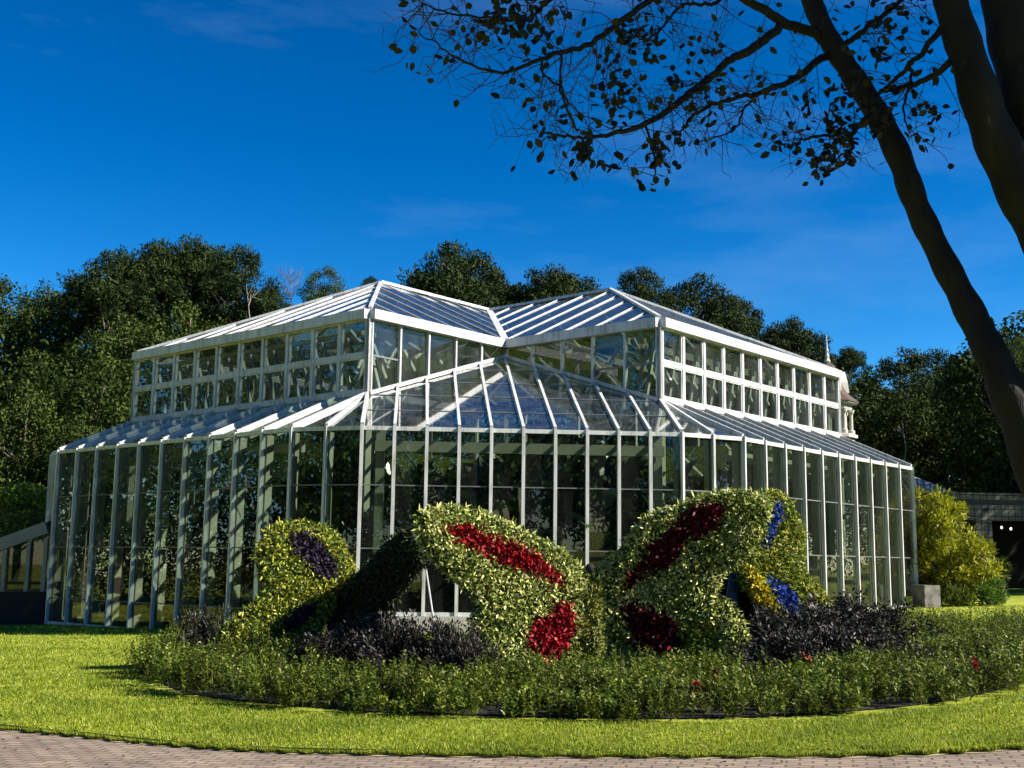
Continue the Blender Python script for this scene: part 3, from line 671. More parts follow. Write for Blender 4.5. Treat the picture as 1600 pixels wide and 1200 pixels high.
spots += [(-9.3 + 1.55 * i, 5.9, 4, "low behind the left wall, %s clump from its far end" % w_) for i, w_ in enumerate(("first", "second", "third", "fourth", "fifth", "sixth"))]
spots += [(5.9, -0.6 - 1.6 * i, 4, "low behind the right wall, %s clump from its near end" % w_) for i, w_ in enumerate(("first", "second", "third", "fourth", "fifth", "sixth"))]
spots += [(1.2 + .95 * i, 5.0 - .95 * i, 4, "low behind the front wall, %s clump from the left" % w_) for i, w_ in enumerate(("first", "second", "third", "fourth", "fifth"))]
kindname = ["palm with narrow arching fronds", "banana plant with broad arching leaves", "grassy plant with many thin blades", "leafy bush", "low dark leafy bush"]
for i, (u, v, k, where) in enumerate(spots):
    p = W(u * B, v * B, .03); o = empty("tropical_plant", tuple(p), i * 1.7); s = (1.25, 1.25, 1.1, 1.15, .62)[k] * (0.85 + .3 * ((i * 37) % 10) / 10)
    if i >= 16 and k != 4: s *= 1.35
    o.scale = (s, s, s)
    tag(o, "green %s %s" % (kindname[k], where), "plant", "tropical plants inside the conservatory")
    f = bpy.data.objects.new("foliage", inner_meshes[min(k, 3)]); COL.objects.link(f); f.parent = o
    if not inner_meshes[min(k, 3)].materials: inner_meshes[min(k, 3)].materials.append(M["tropic"])
    st = bpy.data.objects.new("stem", bpy.data.meshes.get("plant_stem_mesh") or MB().tube([(0, 0, 0), (.03, .02, 1.2), (0, .04, 2.1)], [.09, .07, .05], 7).build("tmp", M["pinebark"]).data); 
    st.data.name = "plant_stem_mesh"; COL.objects.link(st); st.parent = o
if bpy.data.objects.get("tmp"): bpy.data.objects.remove(bpy.data.objects["tmp"])
# white bench inside
pb_ = W(-2.3 * B, 5.75 * B, 0); bt = tag(empty("bench", tuple(pb_), math.radians(45)), "bright white slab bench standing inside behind the left glass wall", "bench")
MB().box((-.75, -.22, .95), (.75, .22, 1.25)).build("bench_top", M["white"], None).parent = bt
for x in (-.55, .55):
    MB().box((x - .1, -.15, .02), (x + .1, .15, .947)).build("leg", M["concrete"], None).parent = bt

exec_marker = 0
# ------------------------------------------------------------------ trees behind
def crown_pine(seed, hgt, wid, ncl=170, per=125, ls=.19):
    """billowing crown: a few big lobes, each made of many needle tufts"""
    r = np.random.default_rng(seed); lobes = [((0, 0, hgt * .50), (wid * .40, wid * .40, hgt * .42))] * 4
    for k in range(r.integers(6, 9)):
        a = k * 2.4 + r.uniform(-.5, .5); t = r.random(); rr = wid * (.40 - .18 * t) * r.uniform(.7, 1.1)
        lobes.append(((rr * math.cos(a), rr * math.sin(a), hgt * (.22 + .58 * t)), (wid * r.uniform(.13, .2), wid * r.uniform(.13, .2), hgt * r.uniform(.10, .17))))
    lobes.append(((r.normal(0, wid * .05), 0, hgt * .80), (wid * .18, wid * .18, hgt * .16)))
    Cs = []
    while len(Cs) < ncl:
        c, q = lobes[r.integers(0, len(lobes))]; p = r.normal(size=3); p /= np.linalg.norm(p)
        if p[2] < -.55: continue
        Cs.append(np.array(c) + p * np.array(q) * r.uniform(.7, 1.05))
    Cs = np.array(Cs); size = wid * r.uniform(.06, .11, ncl)
    idx = np.repeat(np.arange(ncl), per); n = len(idx); dd = unit(r.normal(size=(n, 3)))
    P = Cs[idx] + dd * (r.random((n, 1)) ** .45) * size[idx][:, None] * [1, 1, .7]
    D = unit(np.cross(dd, r.normal(size=(n, 3))) + dd * .35 + [0, 0, .2])
    return leaves(P, D, unit(dd + r.normal(size=(n, 3)) * .28 + [0, 0, .25]), ls * r.uniform(.6, 1.3, n), ls * .34), Cs
def crown_broad(seed, hgt, wid, ncl=90, per=150, ls=.20, low=.18):
    r = np.random.default_rng(seed)
    Cs = []
    while len(Cs) < ncl:
        p = r.normal(size=3); p /= np.linalg.norm(p); q = p * r.random() ** .3
        t = (q[2] + 1) / 2; wz = .55 + .45 * math.sin(math.pi * (t * .8 + .1))
        Cs.append((q[0] * wid * .45 * wz, q[1] * wid * .45 * wz, hgt * (low + (1 - low) * .93 * t)))
    Cs = np.array(Cs); size = wid * r.uniform(.09, .17, ncl)
    idx = np.repeat(np.arange(ncl), per); n = len(idx); dd = unit(r.normal(size=(n, 3)))
    P = Cs[idx] + dd * (r.random((n, 1)) ** .35) * size[idx][:, None] * [1, 1, .75]
    D = unit(np.cross(dd, r.normal(size=(n, 3))) + dd * .3 - [0, 0, .1])
    return leaves(P, D, unit(dd + r.normal(size=(n, 3)) * .38 + [0, 0, .3]), ls * r.uniform(.6, 1.3, n), ls * .6), Cs
def limbs_mesh(seed, hc, Cs, r0):
    r = np.random.default_rng(seed); mb = MB(); pick = Cs[r.choice(len(Cs), min(26, len(Cs)), replace=False)]
    for c in pick:
        z = max(-.1 * hc, c[2] - np.hypot(c[0], c[1]) * .6 - .3); b = np.array([0, 0, z]); mid = (b + c) / 2 + [0, 0, -.12] + r.normal(0, .1, 3)
        mb.tube([b, mid, c], [r0 * .36, r0 * .24, r0 * .07], 5)
    me = bpy.data.meshes.new("limbs"); me.from_pydata(mb.v, [], mb.f); me.update(); return me
proto = {}; HC = {"pine": 6.2, "oak": 8.0, "light": 8.0}; WC = {"pine": 6.0, "oak": 6.5, "light": 7.0}
tmb = MB(); tmb.tube([(.02 * math.sin(i * 1.7), .02 * math.cos(i * 2.3) - .02, i / 8) for i in range(9)], [.19 * (1.12 - i * .115) for i in range(9)], 9)
trunk_me = bpy.data.meshes.new("tree_trunk"); trunk_me.from_pydata(tmb.v, [], tmb.f); trunk_me.update(); trunk_me.materials.append(M["pinebark"])
def make_proto(key, fn, mat, n):
    proto[key] = []
    for i in range(n):
        V, Cs = fn(100 * len(proto) + i); cm = quadmesh("crown", V, 6); cm.materials.append(M[mat]); lm = limbs_mesh(i, HC[key], Cs, .19); lm.materials.append(M["pinebark"])
        proto[key].append((cm, lm))
make_proto("pine", lambda s: crown_pine(s, 6.2, 6.0), "pine", 6)
make_proto("oak", lambda s: crown_broad(s, 8.0, 6.5, low=.05), "oak", 3)
make_proto("light", lambda s: crown_broad(s, 8.0, 7.0, 100, 150, .19, low=.05), "oaklight", 3)
cnt = {"pine": 0, "oak": 0, "light": 0}
def plant_tree(kind, x, y, g, h, w_, label, group):
    k = cnt[kind]; cnt[kind] += 1; cm, lm = proto[kind][k % len(proto[kind])]; s_ = w_ / WC[kind]; sz = s_ * min(1.15, h * .97 / (HC[kind] * s_))
    o = empty("pine_tree" if kind == "pine" else "broadleaf_tree", (x, y, g), k * 2.1); tag(o, label, "tree", group)
    for nm, me, sc_, z in (("crown", cm, (s_, s_, sz), h - HC[kind] * sz * .985), ("limbs", lm, (s_, s_, sz), h - HC[kind] * sz * .985), ("trunk", trunk_me, (max(.8, s_), max(.8, s_), h * .93), 0)):
        c = bpy.data.objects.new(nm, me); COL.objects.link(c); c.parent = o; c.scale = sc_; c.location = (0, 0, z)
def tree(kind, x, top, wpx, Y, label, group="trees behind the conservatory"):
    p = at_y(x, top, Y); g = float(terr(p[0], p[1])) - .06
    plant_tree(kind, p[0], p[1], g, p[2] - g, wpx / F * (Y - CAMLOC[1]), label, group)
TR = [
 ("oak", 6, 430, 150, 24, "dark bushy tree cut by the left edge of the photo"), ("oak", 78, 436, 130, 26, "rounded dark tree second from the left edge on the skyline"),
 ("pine", 178, 398, 207, 22, "dark pine forming the left shoulder of the tall left clump"), ("pine", 240, 384, 207, 24, "tall pine at the left of the high left clump"),
 ("pine", 310, 378, 219, 26, "tallest pine in the middle of the left clump"), ("pine", 375, 384, 158, 23, "umbrella shaped pine at the right end of the left clump with sky between its limbs"),
 ("pine", 428, 446, 97, 30, "low dark pine crown beside the dead trunk at the left roof"), ("light", 508, 414, 84, 34, "pale rounded tree standing alone left of the roof peak"),
 ("pine", 579, 432, 41, 44, "tiny distant crown just left of the left roof peak"),
 ("light", 200, 490, 190, 17, "pale green tree below the tall left pines"), ("light", 300, 470, 190, 18, "pale green tree just above the left clerestory roof"), ("oak", 60, 545, 190, 15, "mid green tree low at the left edge"),
 ("oak", 165, 560, 200, 13, "dense dark tree next to the left end of the clerestory"), ("light", 45, 610, 190, 11, "lower pale tree above the clipped hedge at left"), ("oak", 130, 640, 160, 10, "dark tree directly behind the far left wall corner"), ("oak", 385, 470, 120, 28, "dark tree behind the white dead trunk"),
 ("pine", 705, 386, 252, 32, "tall broad pine right of the left roof peak"), ("pine", 768, 428, 176, 36, "lower pine crown just left of the roof valley"),
 ("pine", 868, 422, 204, 36, "rounded pine between the two roof peaks"), ("pine", 918, 446, 95, 40, "small pine crown touching the right roof peak"), ("pine", 1006, 416, 143, 33, "narrow tall pine right of the right roof peak"),
 ("pine", 1090, 432, 190, 34, "broad pine above the right clerestory roof"), ("pine", 1145, 466, 150, 37, "pine crown sloping down behind the right roof"), ("pine", 1232, 500, 163, 36, "open pine with horizontal tufts left of the white spire"),
 ("pine", 1325, 544, 89, 44, "small pine immediately right of the white spire"),
 ("pine", 1405, 544, 181, 40, "pine right of the tower on the far skyline"), ("pine", 1465, 544, 154, 43, "rounded pine in the middle of the right skyline"), ("pine", 1525, 562, 167, 38, "pine crown partly behind the leaning limb at right"),
 ("light", 1588, 518, 90, 20, "pale bushy tree at the right edge behind the leaning limb"), ("oak", 1420, 610, 150, 33, "dark green tree with a pale trunk under the right skyline"), ("oak", 1500, 640, 140, 32, "dark tree behind the tiled pavilion"), ("oak", 1365, 640, 90, 36, "dark tree just right of the white tower"), ("oak", 1575, 610, 140, 28, "dark tree above the right end of the tiled pavilion")]
for t in TR: tree(*t)
# second, deeper rank that closes the wood
k = 0
for x, top, wd in [(-60, 470, 170), (110, 480, 180), (230, 440, 170), (340, 440, 170), (450, 500, 120), (540, 520, 130), (640, 500, 130), (740, 470, 130), (830, 470, 120), (930, 480, 120), (1040, 470, 120), (1120, 500, 120), (1200, 540, 120), (1290, 580, 120), (1370, 590, 110), (1440, 575, 120), (1500, 590, 120), (1540, 590, 120), (1620, 570, 130)]:
    tree("oak", x, top + 12, wd, 52, "dark tree of the closed wood line far behind the front trees and the conservatory", "closed wood line at the back"); k += 1
# trees off to the right whose shade falls on the pavilion, and behind the camera (seen only in the glass)
for x, y, h, w_ in [(33, 10, 15, 9), (40, 13, 17, 10), (36, 20, 16, 10), (28, 23, 14, 9), (46, 8, 16, 10)]:
    plant_tree("oak", x, y, float(terr(x, y)), h, w_, "shade tree out on the right lawn beyond the frame", "shade trees right of the lawn")
for i in range(13):
    plant_tree("oak", -48 + i * 8, -72 - (i * 5) % 7, 0, 19, 12, "dark tree mirrored dimly in the front glass", "trees mirrored in the glass")
for x, y, h, w_ in [(-36, -12, 18, 12), (-39, -3, 20, 12), (-37, 6, 19, 12), (-40, 15, 20, 12), (-41, -21, 18, 12), (-46, -30, 19, 12), (-52, -39, 20, 13), (-56, -49, 20, 13), (-58, -60, 20, 13)]:
    plant_tree("oak", x, y, float(terr(x, y)), h, w_, "dark tree left of the lawn mirrored in the left glass wall", "trees mirrored in the left wall")
for x, y, h, w_ in [(52, -6, 18, 12), (54, 4, 18, 12), (55, -16, 18, 12), (58, 14, 20, 13), (54, -28, 19, 12), (55, -39, 20, 13), (58, -50, 20, 13), (60, -62, 20, 13)]:
    plant_tree("oak", x, y, float(terr(x, y)), h, w_, "dark tree far right of the lawn mirrored in the right glass wall", "trees mirrored in the right wall")
# tangled undergrowth closing the foot of the wood
ring = dense(np.array([(-50, -4), (-31, 15), (-20, 22), (-8, 27), (8, 33), (20, 35.5), (34, 33), (52, 22), (70, 2)], float), 10)
def undergrowth(n):
    t = rng.uniform(0, len(ring) - 1.001, n); i = t.astype(int); f = (t - i)[:, None]; q = ring[i] * (1 - f) + ring[i + 1] * f
    q = q + rng.normal(0, 1.2, (n, 2)); hmax = 6.0 + 4.5 * ((t > 14) & (t < 62)) + 1.6 * np.sin(t * 1.9) + 1.2 * np.sin(t * 5.3 + 1); z = hmax * rng.random(n) ** .65
    P = np.column_stack([q, terr(q[:, 0], q[:, 1]) + z]); return leaves(P, rdir(n) + [0, 0, .2], unit(rdir(n) + [0, -.6, .5]), .25 * rng.uniform(.6, 1.3, n), .13)
tag(link("undergrowth", quadmesh("undergrowth", undergrowth(300000), 6), M["oak"]), "dark tangled undergrowth at the foot of the trees behind the conservatory", "undergrowth", kind="stuff")
# bare trees
def bare(px, top, bot, Y, label, spread, r0, mat, seed, n=16):
    r = np.random.default_rng(seed); a = at_y(px, top, Y); b = np.array([a[0], a[1], terr(a[0], a[1]) - .05]); h = a[2] - b[2]
    o = tag(empty("bare_tree", tuple(b)), label, "tree")
    tr = MB(); pts = [np.array([r.normal(0, .06) * i, r.normal(0, .06) * i, h * i / 6]) for i in range(7)]; tr.tube(pts, [r0 * (1 - .15 * i) for i in range(7)], 7); q = tr.build("trunk", mat); q.parent = o
    br = MB(); z0 = max(.35, 1 - (bot - top) / F * (Y - CAMLOC[1]) / h)
    for i in range(n):
        t = r.uniform(z0, .97); kk = t * 6; j = int(kk); p = pts[j] * (1 - kk + j) + pts[min(6, j + 1)] * (kk - j)
        aa = r.uniform(0, 2 * math.pi); L = spread * (1.15 - t) / (1.15 - z0) * r.uniform(.6, 1.1); D = np.array([math.cos(aa), math.sin(aa) * .6, r.uniform(.5, 1.1)]); D /= np.linalg.norm(D)
        m1 = p + D * L * .5 + r.normal(0, .05, 3); e = p + D * L + [0, 0, L * .2]
        br.tube([p, m1, e], [r0 * .35, r0 * .22, r0 * .08], 5)
        for _ in range(3): br.tube([m1, m1 + (D + r.normal(0, .5, 3)) * L * .4], [r0 * .15, r0 * .05], 4)
    q = br.build("branches", mat); q.parent = o
bare(457, 416, 480, 30, "small leafless tree with fine upright twigs left of the pale rounded tree", 1.3, .05, M["pinebark"], 3, 26)
bare(395, 440, 500, 14, "bleached dead trunk with two stubs rising above the left clerestory roof", 1.0, .085, M["deadbark"], 5, 3)
bare(1407, 655, 720, 26, "pale bare trunk with one short side limb right of the white tower", 1.0, .08, M["deadbark"], 8, 3)

# clipped hedge at the far left
hp = at_y(18, 840, 7.5); hg = terr(hp[0], hp[1])
hd = tag(empty("clipped_hedge", (hp[0], hp[1], hg)), "bright green rounded hedge above the glazed corridor at the left edge", "hedge")
n = 13000; P = np.stack([rng.uniform(-2.4, 1.9, n), rng.uniform(-.9, .9, n), rng.uniform(.1, 1, n) ** .5], 1); topz = 4.45 + .12 * np.sin(P[:, 0] * 3) - .10 * P[:, 0] ** 2 * (P[:, 0] > 0) * .3; P[:, 2] *= topz
link("foliage", quadmesh("hedge", leaves(P, rdir(n) + [0, -.4, .5], unit(rdir(n) + [.2, -.5, .8]), .16 * rng.uniform(.7, 1.2, n), .08), 6), M["hedge"]).parent = hd
MB().box((-1.7, -.7, 0), (1.7, .7, 3.7)).build("branches", M["moss"]).parent = hd

# ------------------------------------------------------------------ glazed corridor at the left edge
cy = 2.3
def cp(x, y): return at_y(x, y, cy)
gc = tag(empty("glazed_corridor", tuple(cp(30, 985))), "low glazed corridor with a sloping grey roof edge joined to the conservatory's left end", "corridor")
def gpart(mb, nm, mat): return mb.build(nm, mat, gc)
r0_, r1_ = cp(-60, 873), cp(74, 824)
gpart(MB().beam(r0_, r1_, 0.22, 0.36), "roof_edge", M["greymetal"])
back = np.array([0, 3.4, 0.])
mb = MB(); u3 = np.array([0, 0, .19]); mb.add([r0_ + u3, r1_ + u3, r1_ + back + u3, r0_ + back + u3, r0_ + u3 - [0, 0, .05], r1_ + u3 - [0, 0, .05], r1_ + back + u3 - [0, 0, .05], r0_ + back + u3 - [0, 0, .05]], [(0, 1, 2, 3), (7, 6, 5, 4), (0, 4, 5, 1), (1, 5, 6, 2), (2, 6, 7, 3), (3, 7, 4, 0)])
gpart(mb, "roof", M["slate"])
for x, yt in ((9, 845), (46, 838), (73, 832)):
    a = cp(x, yt + 8); b = a.copy(); b[2] = terr(a[0], a[1]); gpart(MB().beam(b, a, .11, .11, (0, 1, 0)), "post", M["greymetal"])
a, b = cp(-60, 926), cp(74, 926)
gpart(MB().beam(a - [0, 0, .45], b - [0, 0, .45], .16, .96), "low_wall", M["black"])  # black in place of the conservatory's shadow on this wall
for x0, x1 in ((-50, 7), (11, 44), (48, 71)):
    mb = MB(); q0, q1 = cp(x0, 920), cp(x1, 920); zt = lambda x: cp(x, 846 - (x - 9) * .2)[2]
    mb.poly([q0, q1, (q1[0], q1[1], zt(x1) + .0), (q0[0], q0[1], zt(x0) + .0)]); gpart(mb, "window_pane", M["glass"])
mb = MB(); q0, q1 = cp(-60, 926) + back, cp(74, 926) + back; q1[2] = q0[2]
gpart(MB().beam(q0 - [0, 0, .45], q1 - [0, 0, .45], .16, .96), "back_wall", M["darkmetal"])

# ------------------------------------------------------------------ white tower with spire
tp = at_y(1296, 690, 30); k = (30 - CAMLOC[1]) / F
tw = tag(empty("tower", (tp[0], tp[1], terr(tp[0], tp[1]))), "white Victorian cupola tower with brown roof and thin spire behind the right clerestory", "tower")
zz = lambda y: at_y(1296, y, 30)[2]
def tpart(mb, nm, mat): return mb.build(nm, M["cream_stone"] if mat is M["white"] else mat, tw)
R8 = math.pi / 8
tpart(MB().lathe((tp[0], tp[1], 0), [(1.38, terr(tp[0], tp[1])), (1.38, zz(686)), (1.56, zz(685.5)), (1.56, zz(681)), (1.45, zz(680)), (0.2, zz(679.8))], 8, R8), "wall", M["white"])
for i in range(8):
    t = R8 + i * math.pi / 4; c = (tp[0] + 1.22 * math.cos(t), tp[1] + 1.22 * math.sin(t), 0)
    tpart(MB().lathe(c, [(.2, zz(679.5)), (.2, zz(674)), (.11, zz(673)), (.10, zz(650)), (.17, zz(646)), (.2, zz(642))], 10), "column", M["white"])
    t2 = t + math.pi / 4; c2 = (tp[0] + 1.22 * math.cos(t2), tp[1] + 1.22 * math.sin(t2)); arch = MB(); last = None
    for j in range(9):
        f = j / 8; q = np.array([c[0] * (1 - f) + c2[0] * f, c[1] * (1 - f) + c2[1] * f, zz(648) + (zz(638) - zz(648)) * math.sin(math.pi * f)])
        if last is not None: arch.beam(last, q, .12, .16)
        last = q
    tpart(arch, "arch", M["white"])
tpart(MB().lathe((tp[0], tp[1], 0), [(1.25, zz(643)), (1.3, zz(640)), (1.3, zz(634)), (1.62, zz(632.5)), (1.62, zz(631.2))], 8, R8), "cornice", M["cream"])
tpart(MB().lathe((tp[0], tp[1], 0), [(1.68, zz(631)), (1.68, zz(629.5)), (1.15, zz(618)), (.85, zz(606)), (.62, zz(590)), (.40, zz(572)), (.12, zz(566))], 8, R8), "roof", M["shingle"])
for i in range(4):
    t = i * math.pi / 2 + .1; dx, dy = math.cos(t), math.sin(t); c = np.array([tp[0] + dx * .88, tp[1] + dy * .88, 0]); s = np.array([-dy, dx, 0]) * .26; o_ = np.array([dx, dy, 0])
    zb, zm, zt = zz(614), zz(597), zz(580)
    mb = MB(); fr = [c - s + [0, 0, zb] + o_ * .3, c + s + [0, 0, zb] + o_ * .3, c + s + [0, 0, zm] + o_ * .22, c + [0, 0, zt] + o_ * .2, c - s + [0, 0, zm] + o_ * .22]; bk = [p - o_ * .65 for p in fr]
    mb.add(fr + bk, [(0, 1, 2, 3, 4), (9, 8, 7, 6, 5)] + [(i2, i2 + 5, (i2 + 1) % 5 + 5, (i2 + 1) % 5) for i2 in range(5)])
    dm = tpart(mb, "dormer", M["white"])
    hb = MB(); hb.beam(c + o_ * .315 + [0, 0, zb + .12], c + o_ * .27 + [0, 0, zm + .02], .2, .03, o_); hb.build("opening", M["darkmetal"], dm)
tpart(MB().lathe((tp[0], tp[1], 0), [(.16, zz(567)), (.2, zz(565)), (.12, zz(561)), (.13, zz(556)), (.07, zz(552)), (.1, zz(548)), (.05, zz(544)), (.045, zz(536)), (.03, zz(530)), (.01, zz(522))], 10), "spire", M["white"])

# ------------------------------------------------------------------ tiled pavilion at the right
py = 14.0
def pp(x, y, Y=py): return at_y(x, y, Y)
p0 = pp(1470, 912); pv = tag(empty("pavilion", (p0[0], p0[1], terr(p0[0], p0[1]))), "shaded pavilion faced with square tiles with a wide dark opening at the right edge", "pavilion")
def vpart(mb, nm, mat): return mb.build(nm, mat, pv)
X = lambda x: pp(x, 800)[0]
Z = lambda y: pp(1540, y)[2]
gz = terr(p0[0], p0[1]) - .1
vpart(MB().box((X(1425), py, Z(781)), (X(1760), py + .35, Z(770))), "parapet", M["tile"])
vpart(MB().box((X(1425), py + .12, Z(789)), (X(1760), py + .4, Z(781) - .003)), "band", M["darkmetal"])
vpart(MB().box((X(1425), py - .05, Z(813)), (X(1760), py + .35, Z(789) - .003)), "lintel", M["tile"])
vpart(MB().box((X(1524), py, gz), (X(1549), py + .8, Z(813) - .003)), "pillar", M["tile"])
vpart(MB().box((X(1425), py, gz), (X(1505), py + .8, Z(813) - .003)), "pillar", M["tile"])
vpart(MB().box((X(1425), py + 5, gz), (X(1760), py + 5.2, Z(770))), "back_wall", M["black"])  # black back wall and ceiling stand in for the unlit depth inside
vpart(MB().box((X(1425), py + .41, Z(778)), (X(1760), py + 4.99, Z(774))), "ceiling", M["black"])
vpart(MB().box((X(1562), py + .7, Z(806)), (X(1569), py + .9, Z(794) + .1)), "hanger", M["black"])
vpart(MB().box((X(1535), py - .07, Z(799)), (X(1542), py - .055, Z(794))), "vent", M["black"])
mlamp, lnt, lo = newmat("lit_bulb"); em = N(lnt, "ShaderNodeEmission"); em.inputs[0].default_value = (1, .95, .85, 1); em.inputs[1].default_value = 1.6; lnt.links.new(em.outputs[0], lo.inputs[0])
for x, y, lab in ((1565, 824.5, "left one of two small lit bulbs hanging in the dark pavilion opening"), (1579.5, 826.5, "right one of two small lit bulbs hanging in the dark pavilion opening")):
    c = pp(x, y, py + 1.5); o = tag(empty("pendant_lamp", tuple(c)), lab, "lamp", "bulbs in the pavilion")
    MB().lathe((0, 0, 0), [(.01, -.055), (.035, -.035), (.05, 0), (.035, .035), (.02, .07)], 12).build("bulb", mlamp, None, True).parent = o
    MB().tube([(0, 0, .072), (0, 0, Z(778) - c[2] - .01)], .012, 6).build("cord", M["black"]).parent = o
rf = MB(); e0, e1 = pp(1400, 767, py - .3), pp(1492, 769, py - .3); t0 = pp(1400, 733, py + 3.5); e2 = e1 + [0, 7, 0]; e3 = e0 + [0, 7, 0]
rf.add([e0, e1, t0, e2, e3], [(0, 1, 2), (1, 3, 2), (3, 4, 2), (4, 0, 2), (0, 4, 3, 1)])
oh = tag(empty("outbuilding", (e0[0], e0[1], gz)), "outbuilding with a grey seamed metal roof peeping out right of the conservatory eave", "building")
rfo = rf.build("roof", M["slate"], oh); ss = MB()
for i in range(9):
    f = (i + .5) / 9; a = e0 * (1 - f) + e1 * f; b = a * (1 - .93 * (1 - f * .0)) + t0 * .93 if f < .35 else a + (t0 - e0) * max(.05, (1 - f)) * .93
    ss.beam(a + [0, -.01, .02], b + [0, -.01, .03], .04, .05)
ss.build("seam", M["slate"], rfo)
MB().box((e0[0] + .2, e0[1] + .3, gz), (e1[0] - .3, e1[1] + 6, e0[2] - .02)).build("wall", M["tile"], oh)
MB().beam(e0 + [0, -.05, -.02], e1 + [0, -.05, -.02], .1, .1).build("gutter", M["greymetal"], oh)

# ------------------------------------------------------------------ golden conifer, pot and small plants at right
def shrub_from_outline(name, px_outline, Y, depth, mat, n, L, Wd, label, cat, clump=.22, nclump=70, stem=True, up=.5):
    pl = np.array([[at_y(x, y, Y)[0], at_y(x, y, Y)[2]] for x, y in px_outline]); cx = pl[:, 0].mean(); g = terr(cx, Y)
    lo, hi = pl.min(0), pl.max(0); Cs = []
    while len(Cs) < nclump:
        q = rng.uniform(lo, hi, (200, 2)); q = q[inpoly(q, pl)]; d, _ = polydist(q, pl); q = q[d > clump * .35]
        Cs += [(a, rng.uniform(-1, 1) * depth * .5 * min(1, .35 + e / .8), b) for (a, b), e in zip(q, polydist(q, pl)[0])] if len(q) else []
    Cs = np.array(Cs[:nclump]); idx = rng.integers(0, nclump, n); dd = rdir(n)
    P = Cs[idx] + dd * (rng.random((n, 1)) ** .4) * clump * rng.uniform(.7, 1.4, nclump)[idx][:, None]
    o = tag(empty(name, (cx, Y, g)), label, cat)
    P = P - [cx, 0, g]; P[:, 2] = np.maximum(P[:, 2], .02)
    D = unit(dd + [0, 0, up] + rng.normal(size=(n, 3)) * .4)
    link("foliage", quadmesh(name, leaves(P, D, unit(rdir(n) + dd), L * rng.uniform(.6, 1.3, n), Wd), 6), mat).parent = o
    if stem:
        mb = MB(); C2 = Cs - [cx, 0, g]
        for c in C2[:: max(1, nclump // 22)]: mb.tube([(c[0] * .1, c[1] * .1, 0), (c[0] * .55, c[1] * .5, c[2] * .5), c], [.05, .03, .012], 5)
        mb.build("stem", M["pinebark"]).parent = o
    return o
shrub_from_outline("golden_conifer", [(1426, 945), (1426, 770), (1445, 768), (1478, 776), (1500, 800), (1506, 828), (1530, 838), (1552, 862), (1556, 890), (1548, 915), (1500, 930), (1470, 940)], 2.6, 2.2, M["gold"], 15000, .16, .05, "golden yellow conifer bush at the right end of the conservatory", "bush", .26, 90)
shrub_from_outline("flowering_shrub", [(1530, 945), (1525, 918), (1545, 905), (1568, 908), (1574, 930), (1565, 945)], 1.6, .7, M["hedge"], 1200, .14, .05, "low green strappy plant at the foot of the golden conifer's right side", "plant", .16, 14)
shrub_from_outline("grassy_plant", [(1478, 948), (1482, 918), (1508, 915), (1526, 925), (1528, 946)], 1.5, .6, M["bedding"], 900, .2, .03, "dark grassy plant under the golden conifer beside the square planter", "plant", .16, 12, up=1.0)
shrub_from_outline("garden_shrub", [(1552, 905), (1556, 878), (1570, 872), (1574, 890), (1570, 905)], 5, .6, M["oaklight"], 500, .12, .06, "sparse shrub with pale tips before the dark pavilion opening", "plant", .14, 9)
c = at_y(1448, 945, 1.4); cz = terr(c[0], c[1]); wdt = 30 / F * (1.4 - CAMLOC[1]); hh = at_y(1448, 914, 1.4)[2] - cz
pt = tag(empty("square_planter", (c[0], c[1], cz), .25), "weathered square concrete planter box beside the right end of the glass wall", "planter")
mb = MB(); a = wdt / 2; t = .05
mb.box((-a, -a, 0), (a, -a + t, hh)).box((-a, a - t, 0), (a, a, hh)).box((-a, -a + t, 0), (-a + t, a - t, hh)).box((a - t, -a + t, 0), (a, a - t, hh)); mb.build("box", M["oldconcrete"]).parent = pt
MB().box((-a + t, -a + t, .02), (a - t, a - t, hh - .06)).build("soil", M["mulch"]).parent = pt

